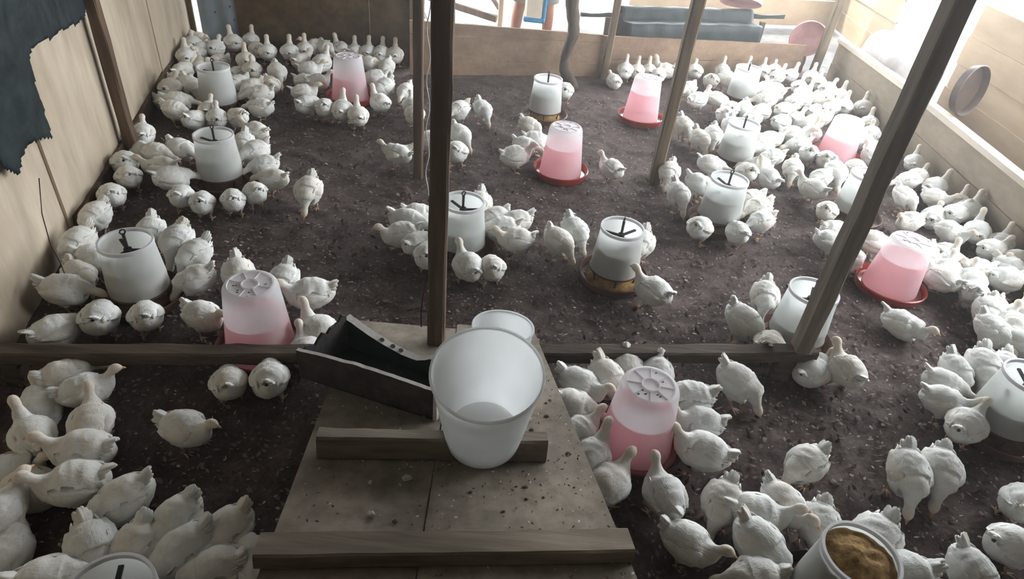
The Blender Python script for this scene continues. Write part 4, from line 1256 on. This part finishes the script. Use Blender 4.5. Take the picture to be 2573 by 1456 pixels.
def chicken_meshes(pose, var):
    xf = torso_xf(pose)
    keys = []
    for x, y, z, a, c in TORSO:
        p = xf((x, y, z))
        keys.append((p.x, p.y, p.z, a, c))
    keys += NECK[pose]
    rings = []
    sub = 4
    for i in range(len(keys) - 1):
        p0, p1, p2, p3 = keys[max(i-1, 0)], keys[i], keys[i+1], keys[min(i+2, len(keys)-1)]
        for k in range(sub):
            rings.append(cr(p0, p1, p2, p3, k / sub) + [i + k / sub])
    rings.append(list(keys[-1]) + [len(keys) - 1])
    n = 24
    vs, ti = [], []
    for i, rg in enumerate(rings):
        a, c = rings[max(i-1, 0)], rings[min(i+1, len(rings)-1)]
        d = (Vector(c[:3]) - Vector(a[:3])).normalized()
        side = Vector((0, 0, 1)).cross(d)
        if side.length < 0.25:
            side = Vector((0, 1, 0))
        side = (side - d * side.dot(d)).normalized()
        if side.y < 0 and pose != 'l':
            side = -side
        up = d.cross(side)
        s = rg[5]
        for j in range(n):
            t = 2 * math.pi * j / n
            p = Vector(rg[:3]) + side * math.cos(t) * max(rg[3], 0.002) + up * math.sin(t) * max(rg[4], 0.002)
            amp = 0.010 if s < 6.5 else (0.004 if s < 7.5 else 0.0012)
            q = p * 20 + Vector((var * 7.3, var * 3.1, 0))
            p += (p - Vector(rg[:3])).normalized() * amp * (0.35 - abs(noise.noise(q)) * 1.1 - abs(noise.noise(q * 2.3)) * 0.55 + 0.25 * noise.noise(q * 5.5))
            vs.append(p)
            ti.append(max(0.0, min(1.0, (s - 7.6) / 3.0)) * 0.5)
    fs = []
    for i in range(len(rings) - 1):
        for j in range(n):
            k = (j + 1) % n
            fs.append((i*n+j, i*n+k, (i+1)*n+k, (i+1)*n+j))
    fs.append(tuple(range(n)))
    fs.append(tuple(range((len(rings)-1)*n + n - 1, (len(rings)-1)*n - 1, -1)))
    body = MB().add(vs, fs, 0, ti).mesh('chicken_body', 'feather', 'all')
    # head frame for beak, comb and eyes
    hp, tip = Vector(keys[-4][:3]), Vector(keys[-1][:3])
    hd = (tip - hp).normalized()
    base = Vector(keys[-2][:3])
    dn = Vector((0, 0, -1))
    bk = MB()
    bk.tube([base - hd * 0.004, base + hd * 0.006, base + hd * 0.013 + dn * 0.001, base + hd * 0.018 + dn * 0.004], [0.0075, 0.006, 0.0038, 0.0008], 8)
    beak = bk.mesh('beak', 'bone', 'all')
    sd_ = Vector((0, 0, 1)).cross(hd)
    sd_ = Vector((0, 1, 0)) if sd_.length < 0.2 else sd_.normalized()
    upv = hd.cross(sd_) * (1 if hd.cross(sd_).z >= 0 or pose == 'd' else -1)
    eyes = []
    for s in (-1, 1):
        e = MB()
        c = Vector(keys[-3][:3]) + sd_ * s * 0.0128 + hd * -0.002
        e.lathe([(0.0002, -0.003), (0.0022, -0.002), (0.003, 0), (0.0022, 0.002), (0.0002, 0.003)], 8)
        e.v = [tuple(Vector(v) + c) for v in e.v]
        eyes.append(e.mesh('eye', 'eye', 'all'))
    # wings
    wings = []
    for s in (-1, 1):
        w_ = MB()
        nu, nv = 12, 6
        pv = []
        for i in range(nu + 1):
            u = i / nu
            x = 0.052 - 0.132 * u
            half = 0.034 * (math.sin(math.pi * min(1, 0.12 + u * 0.95)) ** 0.6) * (1 - 0.45 * u) + 0.002
            zc = 0.128 - 0.002 * u + 0.004 * math.sin(u * 3)
            for j in range(nv + 1):
                v = j / nv * 2 - 1
                z = zc + half * v
                # lie on the flank
                k = 0
                while k < len(TORSO) - 2 and TORSO[k + 1][0] < x:
                    k += 1
                a_, b_ = TORSO[k], TORSO[k + 1]
                tt = max(0, min(1, (x - a_[0]) / (b_[0] - a_[0])))
                ry, rz = a_[3] + (b_[3] - a_[3]) * tt, a_[4] + (b_[4] - a_[4]) * tt
                cz = a_[2] + (b_[2] - a_[2]) * tt
                q = max(0.0, 1 - ((z - cz) / (rz + 0.004)) ** 2)
                y = ry * math.sqrt(q) - 0.006 + 0.013 * (1 - v * v) ** 0.5 * min(1, u * 4 + 0.1) + 0.016 * max(0, u - 0.72) + 0.005 * (1 - v) * 0.5 * u
                y += 0.003 * noise.noise(Vector((x * 60, z * 60, var)))
                if pose == 'w':
                    y += 0.06 * (1 - (v + 1) / 2) * (0.3 + u)
                    z += 0.055 * (1 - (v + 1) / 2) * u
                pv.append(xf((x, s * y, z)))
        back = [p - Vector((0, s * 0.006, 0)) for p in pv]
        f_ = []
        m_ = nv + 1
        for i in range(nu):
            for j in range(nv):
                q = (i*m_+j, i*m_+j+1, (i+1)*m_+j+1, (i+1)*m_+j)
                f_.append(q if s < 0 else q[::-1])
        nf = len(pv)
        f2 = [tuple(i + nf for i in q[::-1]) for q in f_]
        rim = [i*m_ for i in range(nu+1)] + [nu*m_+j for j in range(1, nv+1)] + [i*m_+nv for i in range(nu-1, -1, -1)] + [j for j in range(nv-1, 0, -1)]
        f3 = [(rim[k], rim[(k+1) % len(rim)], rim[(k+1) % len(rim)] + nf, rim[k] + nf) for k in range(len(rim))]
        w_.add(pv + back, f_ + f2 + f3)
        # flight feathers at the wing tip
        for k in range(4):
            z0 = 0.114 + k * 0.007
            a0 = Vector((-0.046, s * (0.049 - 0.002 * k), z0))
            a1 = Vector((-0.103 + 0.006 * abs(k - 2), s * (0.034 - 0.001 * k), z0 + 0.004 + R.uniform(-0.003, 0.003)))
            wd = Vector((0, s * 0.002, 0.0075))
            tk = Vector((0, s * 0.0016, 0))
            pts = [a0 - wd, a0 + wd, a0.lerp(a1, 0.7) + wd, a1, a0.lerp(a1, 0.7) - wd]
            if pose == 'w':
                pts = [p + Vector((0, s * 0.05, 0.02)) for p in pts]
            pp = [xf(p + tk) for p in pts] + [xf(p - tk) for p in pts]
            w_.add(pp, [(0, 1, 2, 3, 4), (9, 8, 7, 6, 5)] + [(i, 5 + i, 5 + (i + 1) % 5, (i + 1) % 5) for i in range(5)])
        wings.append(w_.mesh('wing', 'feather', 'all'))
    # tail fan
    tl = MB()
    for k in range(7):
        a = (k - 3) * 0.13
        root = Vector((-0.070, 0.004 * (k - 3), 0.148 - 0.0012 * (k - 3) ** 2))
        ln = 0.060 + R.uniform(-0.014, 0.008) - 0.005 * abs(k - 3)
        dr = Vector((-math.cos(a) * 0.9, math.sin(a) * 0.55, 0.34 - 0.05 * abs(k - 3) + R.uniform(-0.07, 0.07))).normalized()
        wd = dr.cross(Vector((0.4, 0, 1))).normalized() * 0.0105
        tk = dr.cross(wd).normalized() * 0.0034
        p = [root - wd * 0.6, root + wd * 0.6, root + dr * ln * 0.65 + wd, root + dr * ln * 0.95 + wd * 0.55, root + dr * ln, root + dr * ln * 0.93 - wd * 0.55, root + dr * ln * 0.65 - wd]
        m7 = len(p)
        pp = [xf(q + tk) for q in p] + [xf(q - tk) for q in p]
        tl.add(pp, [tuple(range(m7)), tuple(range(2*m7-1, m7-1, -1))] + [(i, m7 + i, m7 + (i + 1) % m7, (i + 1) % m7) for i in range(m7)])
    tail = tl.mesh('tail', 'feather', 'all')
    # legs
    legs = []
    for s in (-1, 1):
        l_ = MB()
        if pose != 's':
            sh = (0.018 if (s > 0) == (var % 2 == 0) else -0.012) if pose in ('n', 'd') else 0.0
            hip = Vector((-0.012, s * 0.030, 0.090))
            knee = Vector((0.000 + sh * 0.2, s * 0.033, 0.055))
            hock = Vector((-0.010 + sh * 0.6, s * 0.033, 0.040))
            foot = Vector((0.004 + sh, s * 0.035, 0.008))
            l_.tube([hip, knee, hock.lerp(knee, 0.2)], [0.026, 0.0175, 0.009], 10, 0)
            l_.tube([hock.lerp(knee, 0.4), hock, foot], [0.0065, 0.0058, 0.0052], 7, 1)
            f_o = MB()
            for a in (-0.55, 0.0, 0.55, math.pi):
                ln = 0.034 if a != math.pi else 0.016
                e_ = foot + Vector((math.cos(a) * ln, math.sin(a) * ln, -0.004))
                f_o.tube([foot, foot.lerp(e_, 0.55) + Vector((0, 0, 0.002)), e_], [0.0045, 0.0036, 0.0016], 6, 0)
            legs.append((l_.mesh('leg', ('feather', 'shank'), 'all'), f_o.mesh('foot', 'shank', 'all')))
    return dict(body=body, beak=beak, eyes=eyes, wings=wings, tail=tail, legs=legs)

LIB = {(p, v): chicken_meshes(p, v) for p in NECK for v in range(3)}
for i, (x, y, h, pose, lab) in enumerate(BIRDS):
    L_ = LIB[(pose, i % 3)]
    o = link('chicken', L_['body'])
    near = math.hypot(x, y) < 3.6
    tag(o, lab, 'chicken', 'white chickens in the litter pen')
    k = R.uniform(0.88, 1.01)
    o.scale = (k * R.uniform(0.97, 1.04), k * R.uniform(0.97, 1.06), k)
    o.location = (x, y, 0.004 - (0.050 * k if pose == 's' else 0.0))
    o.rotation_euler = (0, 0, math.radians(h))
    for w_ in L_['wings']:
        link('wing', w_, o)
    link('tail', L_['tail'], o)
    for l_, f_o in L_['legs']:
        lo_ = link('leg', l_, o)
        link('foot', f_o, lo_)
    link('beak', L_['beak'], o)
    if near:
        for e_ in L_['eyes']:
            link('eye', e_, o)

# ------------------------------------------------------------------ torn tarpaulin on the left wall
poly = [(1.30, 2.35), (1.30, 0.70), (2.03, 0.68), (2.10, 0.655), (2.13, 0.70), (2.17, 0.70), (2.20, 0.60), (2.27, 0.535), (2.33, 0.585), (2.42, 0.60), (2.50, 0.585), (2.645, 0.53), (2.66, 0.60), (2.69, 0.86), (2.74, 0.895), (3.05, 0.875), (3.38, 0.84), (3.44, 0.90), (3.44, 2.35)]
def inside(u, v):
    c = False
    for i in range(len(poly)):
        (x1, y1), (x2, y2) = poly[i], poly[i - 1]
        if (y1 > v) != (y2 > v) and u < (x2 - x1) * (v - y1) / (y2 - y1) + x1:
            c = not c
    return c
cs = 0.014
vid, vs, fs = {}, [], []
def tv(i, j):
    if (i, j) not in vid:
        u, v = 1.30 + i * cs, 0.50 + j * cs
        u2, v2 = u + 0.005 * noise.noise(Vector((i * 0.9, j * 0.9, 1))), v + 0.007 * noise.noise(Vector((i * 0.8, j * 0.8, 2)))
        out = 0.056 + 0.016 * noise.noise(Vector((u * 5, v * 2.2, 0))) + 0.006 * noise.noise(Vector((u * 16, v * 9, 0)))
        vid[(i, j)] = len(vs)
        vs.append(on_left(u2, v2, out))
    return vid[(i, j)]
for i in range(154):
    for j in range(133):
        if inside(1.30 + (i + 0.5) * cs, 0.50 + (j + 0.5) * cs):
            fs.append((tv(i, j), tv(i, j + 1), tv(i + 1, j + 1), tv(i + 1, j)))
o = MB().add(vs, fs).build('torn_tarpaulin', 'plastic', smooth='all')
sm = o.modifiers.new('thickness', 'SOLIDIFY')
sm.thickness = 0.002
tag(o, 'torn black polythene tarpaulin hanging on the left wall', 'tarpaulin')

# ------------------------------------------------------------------ polythene-covered bench behind the back wall
bench = empty('covered_bench', (1.6, 6.75, 0))
tag(bench, 'bench draped in black polythene behind the back wall', 'bench')
def drape(p0, p1, nrm_back, prof, name, mt, seed, n=44):
    vs, fs = [], []
    m = len(prof)
    for i in range(n + 1):
        t = i / n
        x, y = p0[0] + (p1[0] - p0[0]) * t, p0[1] + (p1[1] - p0[1]) * t
        for j, (dep, z) in enumerate(prof):
            w = noise.noise(Vector((t * 14, j * 0.8, seed))) * 0.014
            vs.append((x + nrm_back[0] * (dep + w), y + nrm_back[1] * (dep + w), z + noise.noise(Vector((t * 11, j * 1.3, seed + 4))) * 0.010))
    for i in range(n):
        for j in range(m - 1):
            a = i * m + j
            fs.append((a, a + m, a + m + 1, a + 1))
    o = MB().add(vs, fs).build(name, mt, smooth='all')
    md = o.modifiers.new('thickness', 'SOLIDIFY')
    md.thickness = 0.003
    return child(o, bench)
nb = (-0.31, 0.95)
prof = [(0.0, 0.26), (0.0, 0.33), (0.005, 0.40), (0.012, 0.455), (0.03, 0.47), (0.10, 0.465), (0.16, 0.46), (0.20, 0.48), (0.22, 0.54), (0.25, 0.56), (0.30, 0.555), (0.34, 0.52), (0.35, 0.3), (0.35, 0.05)]
drape((0.80, 6.135), (2.10, 6.565), nb, [(d, z - 0.02) for d, z in prof], 'polythene_cover', 'plastic', 5)
b = MB(); b.beam((0.36, 6.34, 0.44), (2.40, 6.98, 0.47), 0.035, 0.035, n=24, wob=0.5, seed=50); child(b.build('rolled_edge', 'plastic'), bench)
b = MB(); b.beam((0.62, 6.42, 0.0), (0.62, 6.42, 0.42), 0.05, 0.05, up=(0, 1, 0), n=6, wob=0.2, seed=51); child(b.build('leg', 'post'), bench)
b = MB(); b.beam((2.15, 6.80, 0.0), (2.15, 6.80, 0.44), 0.05, 0.05, up=(0, 1, 0), n=6, wob=0.2, seed=52); child(b.build('leg', 'post'), bench)
b = MB(); b.beam((0.9, 6.3, 0.20), (2.05, 6.68, 0.20), 0.2, 0.40, n=4); child(b.build('bench_core', 'post'), bench)

# ------------------------------------------------------------------ loose trays
def loose_tray(loc, rot, mt, r, label):
    o = link('feeder_tray', mesh_pan(r, 0.055, mt, 'feeder_tray'))
    o.location = loc
    o.rotation_euler = rot
    return tag(o, label, 'tray')
loose_tray((2.985, 4.68, 0.60), (math.radians(86), 0, math.radians(32)), 'darkpan', 0.17, 'dark brown round feeder tray standing on the right wall ledge')
b = MB(); b.beam((0, 0, 0), (0, 0, 0.19), 0.10, 0.09, up=(0, 1, 0), n=5, wob=0.2, seed=77)
o = b.build('timber_block', 'post'); o.location = (2.64, 6.86, -0.03)
tag(o, 'short dark timber block under the pink tray in the corner', 'block')
loose_tray((2.64, 6.86, 0.335), (math.radians(98), 0, math.radians(-8)), 'pinkpan', 0.17, 'faded pink round tray on edge beside the corner post')
loose_tray((1.95, 7.02, 0.60), (math.radians(160), math.radians(12), 0.3), 'pinkpan', 0.20, 'faded red tray lying upside down on the covered bench')

# ------------------------------------------------------------------ things beyond the walls
def sgn_pow(v, e):
    return math.copysign(abs(v) ** e, v)
sv, sf = [], []
nu, nv = 28, 14
for j in range(nv + 1):
    ph = -math.pi / 2 + math.pi * j / nv
    for i in range(nu):
        th = 2 * math.pi * i / nu
        p = Vector((0.20 * sgn_pow(math.cos(ph), 0.45) * sgn_pow(math.cos(th), 0.5), 0.42 * sgn_pow(math.cos(ph), 0.45) * sgn_pow(math.sin(th), 0.5), 0.27 * sgn_pow(math.sin(ph), 0.6)))
        p += p.normalized() * 0.025 * noise.noise(p * 7)
        sv.append(p)
for j in range(nv):
    for i in range(nu):
        k = (i + 1) % nu
        sf.append((j*nu+i, j*nu+k, (j+1)*nu+k, (j+1)*nu+i))
o = MB().add(sv, sf).build('full_sack', 'tarpgrey', smooth='all')
o.location = (3.24, 6.30, 0.26)
o.rotation_euler = (0, math.radians(12), math.radians(-4))
tag(o, 'pale grey full sack leaning outside the back right corner', 'sack')

b = MB(); b.beam((0, 0, 0.0), (0.01, 0.0, 1.5), 0.05, 0.05, up=(0, 1, 0), n=10, wob=0.15, seed=60)
o = b.build('sawn_stake', 'cut'); o.location = (-0.40, 6.75, -0.03); tag(o, 'pale sawn stake standing in the yard behind back wall', 'stake')
b = MB(); b.beam((-1.15, 7.0, 0.30), (-0.44, 6.82, 0.20), 0.05, 0.06, n=10, wob=0.2, seed=61)
b2 = b.build('fallen_beam', 'post'); tag(b2, 'dark beam leaning against the pale stake in the yard', 'beam')
b = MB(); b.beam((-0.80, 7.25, 0.62), (-0.42, 6.83, 0.30), 0.035, 0.03, n=8, wob=0.2, seed=62)
b2 = b.build('slanting_lath', 'post'); tag(b2, 'thin dark lath slanting down to the pale stake', 'lath')

# jerrycan held beside the legs
jc = empty('jerrycan', (-0.07, 6.34, 0.34))
tag(jc, 'blue and cream jerrycan hanging between the bare legs', 'jerrycan')
b = MB(); b.box((0, 0, 0.17), (0.17, 0.11, 0.33), jit=0.004); o = b.build('body', 'cream', jc); o.modifiers.new('bevel', 'BEVEL').width = 0.02
b = MB(); b.box((0.01, 0.0, 0.018), (0.20, 0.125, 0.045)); o = b.build('blue_base', 'blue', jc); o.modifiers.new('bevel', 'BEVEL').width = 0.012
b = MB(); b.box((0.095, 0.0, 0.19), (0.035, 0.115, 0.32)); o = b.build('blue_side', 'blue', jc); o.modifiers.new('bevel', 'BEVEL').width = 0.012
b = MB(); b.tube([(-0.06, 0, 0.34), (-0.05, 0, 0.385), (0.05, 0, 0.385), (0.06, 0, 0.34)], 0.012, 8); b.build('handle', 'blue', jc, smooth='all')
for z in (0.20, 0.235):
    b = MB(); b.lathe([(0.0, 0.004), (0.010, 0.003), (0.011, 0)], 10)
    o = b.build('mark', 'pinkpan', jc); o.location = (-0.045, -0.056, z); o.rotation_euler = (math.radians(90), 0, 0)

# person behind the back wall: only the shins show
def skin_body(name, verts, edges, radii, material, parent=None, lev=2, root=0):
    me = bpy.data.meshes.new(name)
    me.from_pydata(verts, edges, [])
    me.materials.append(M[material])
    o = link(name, me, parent)
    sk = o.modifiers.new('skin', 'SKIN')
    sk.use_smooth_shade = True
    for i, r_ in enumerate(radii):
        me.skin_vertices[0].data[i].radius = r_ if isinstance(r_, tuple) else (r_, r_)
    me.skin_vertices[0].data[root].use_root = True
    ss = o.modifiers.new('subdivision', 'SUBSURF')
    ss.levels = ss.render_levels = lev
    return o
PV = [(0, 0, 0.88), (0, 0, 1.02), (0, -0.01, 1.20), (0, -0.01, 1.36), (0, 0, 1.44), (0, 0.01, 1.53), (0, 0.01, 1.62),
      (-0.10, 0, 0.82), (-0.14, 0.0, 0.46), (-0.155, 0.02, 0.36), (-0.165, 0.03, 0.10), (-0.165, 0.0, 0.04), (-0.17, -0.12, 0.03),
      (0.10, 0, 0.82), (0.13, 0.0, 0.46), (0.14, 0.02, 0.36), (0.145, 0.03, 0.10), (0.145, 0.0, 0.04), (0.15, -0.12, 0.03),
      (-0.18, 0, 1.36), (-0.23, 0.0, 1.10), (-0.16, -0.08, 0.88), (-0.10, -0.10, 0.80),
      (0.18, 0, 1.36), (0.24, 0.0, 1.10), (0.20, -0.06, 0.88), (0.16, -0.08, 0.80)]
PE = [(0, 1), (1, 2), (2, 3), (3, 4), (4, 5), (5, 6), (0, 7), (7, 8), (8, 9), (9, 10), (10, 11), (11, 12), (0, 13), (13, 14), (14, 15), (15, 16), (16, 17), (17, 18),
      (3, 19), (19, 20), (20, 21), (21, 22), (3, 23), (23, 24), (24, 25), (25, 26)]
PR = [(0.13, 0.10), (0.12, 0.09), (0.14, 0.10), (0.13, 0.09), 0.055, 0.085, 0.06, 0.085, 0.058, 0.060, 0.040, 0.042, 0.026,
      0.085, 0.058, 0.060, 0.040, 0.042, 0.026, 0.055, 0.042, 0.034, 0.022, 0.055, 0.042, 0.034, 0.022]
person = skin_body('person', PV, PE, PR, 'skin')
person.location = (-0.07, 6.50, -0.03)
person.rotation_euler = (0, 0, 0.15)
tag(person, 'person behind the back wall, bare shins and rolled grey trousers', 'person')
tr = MB()
for s, kx in ((-1, 0.122), (1, 0.117)):
    top, bot = Vector((s * 0.085, 0, 0.90)), Vector((s * (kx + 0.02), 0.01, 0.50))
    tr.tube([top, top.lerp(bot, 0.5), bot], [0.115, 0.105, 0.092], 18)
tr.build('trousers', 'cloth', person, smooth='all')
sh = MB(); sh.tube([(0, 0, 0.84), (0, 0, 1.02), (0, -0.01, 1.22), (0, -0.01, 1.38), (0, 0, 1.45)], [0.165, 0.16, 0.18, 0.175, 0.07], 20)
sh.build('shirt', 'shirt', person, smooth='all')
hr = MB(); hr.lathe([(0.10, 0.0), (0.105, 0.05), (0.09, 0.10), (0.05, 0.135), (0.001, 0.145)], 18, c=(0, 0.02, 1.56)); hr.build('hair', 'hair', person, smooth='all')

# grass beyond the outer wall
for k, (gx, gy) in enumerate(((4.75, 5.3), (5.1, 6.6), (4.8, 4.2), (5.9, 5.3), (6.0, 7.3))):
    b = MB()
    for _ in range(90):
        a, ln = R.uniform(0, 6.28), R.uniform(0.5, 1.15)
        d = Vector((math.cos(a) * R.uniform(0.15, 0.55), math.sin(a) * R.uniform(0.15, 0.55), 1)).normalized()
        r0 = Vector((R.uniform(-0.15, 0.15), R.uniform(-0.15, 0.15), 0))
        sd2 = d.cross(Vector((0, 0, 1))).normalized() * 0.012
        mid = r0 + d * ln * 0.6
        tipp = r0 + d * ln + Vector((d.x, d.y, -0.5)) * 0.25 * ln
        b.add([r0 - sd2, r0 + sd2, mid + sd2, mid - sd2, tipp], [(0, 1, 2, 3), (3, 2, 4)])
    o = b.build('grass_tuft', 'leaf')
    o.location = (gx, gy, -0.03)
    tag(o, 'bright green grass clump beyond the plank wall, ' + ('nearest', 'second', 'third', 'fourth', 'fifth')[k] + ' of five', 'grass', 'grass beyond the outer wall')

b = MB(); b.tube([(-0.312, 1.935, 0.50), (-0.322, 1.93, 0.46), (-0.330, 1.93, 0.40), (-0.336, 1.93, 0.33), (-0.334, 1.93, 0.26)], 0.0028, 6)
tag(b.build('dangling_cord', 'wire', smooth='all'), 'dark cord dangling down the left side of centre post', 'cord')

# wires tied round the centre posts, frayed rope, loose wire on the left
b = MB()
wp = []
for k in range(60):
    a = k * 0.55
    wp.append((-0.475 + 0.008 * math.cos(a), 2.9 + 0.008 * math.sin(a), 0.30 + k * 0.020))
b.tube(wp, 0.003, 5)
tag(b.build('twisted_wire', 'rope'), 'twisted pale wire hanging between the two centre posts', 'wire')
b = MB()
for k in range(5):
    b.tube([(-0.98 + 0.004 * k, 5.48, 0.95), (-0.99 + 0.006 * k, 5.47, 0.60), (-0.985 + 0.02 * k, 5.47, 0.50 - 0.006 * k)], 0.006, 5)
tag(b.build('frayed_rope', 'rope', smooth='all'), 'frayed white rope hanging over the back wall end', 'rope')
b = MB(); b.tube([(-1.93, 2.25, 0.55), (-1.95, 2.22, 0.40), (-1.93, 2.18, 0.28), (-1.90, 2.16, 0.20), (-1.85, 2.10, 0.12), (-1.80, 2.05, 0.02)], 0.0022, 6)
tag(b.build('loose_wire', 'wire', smooth='all'), 'thin bent wire leaning on the left wall', 'wire')
b = MB()
ring = [(R.uniform(0.012, 0.034), a * 0.63) for a in range(10)]
b.add([(r_ * math.cos(a), r_ * math.sin(a), 0.002) for r_, a in ring] + [(0, 0, 0.014)], [(i, (i + 1) % 10, 10) for i in range(10)])
o = b.build('white_feather_tuft', 'feather'); o.location = (0.30, 3.40, 0.006)
tag(o, 'small white feather tuft on bare litter in mid floor', 'feather')
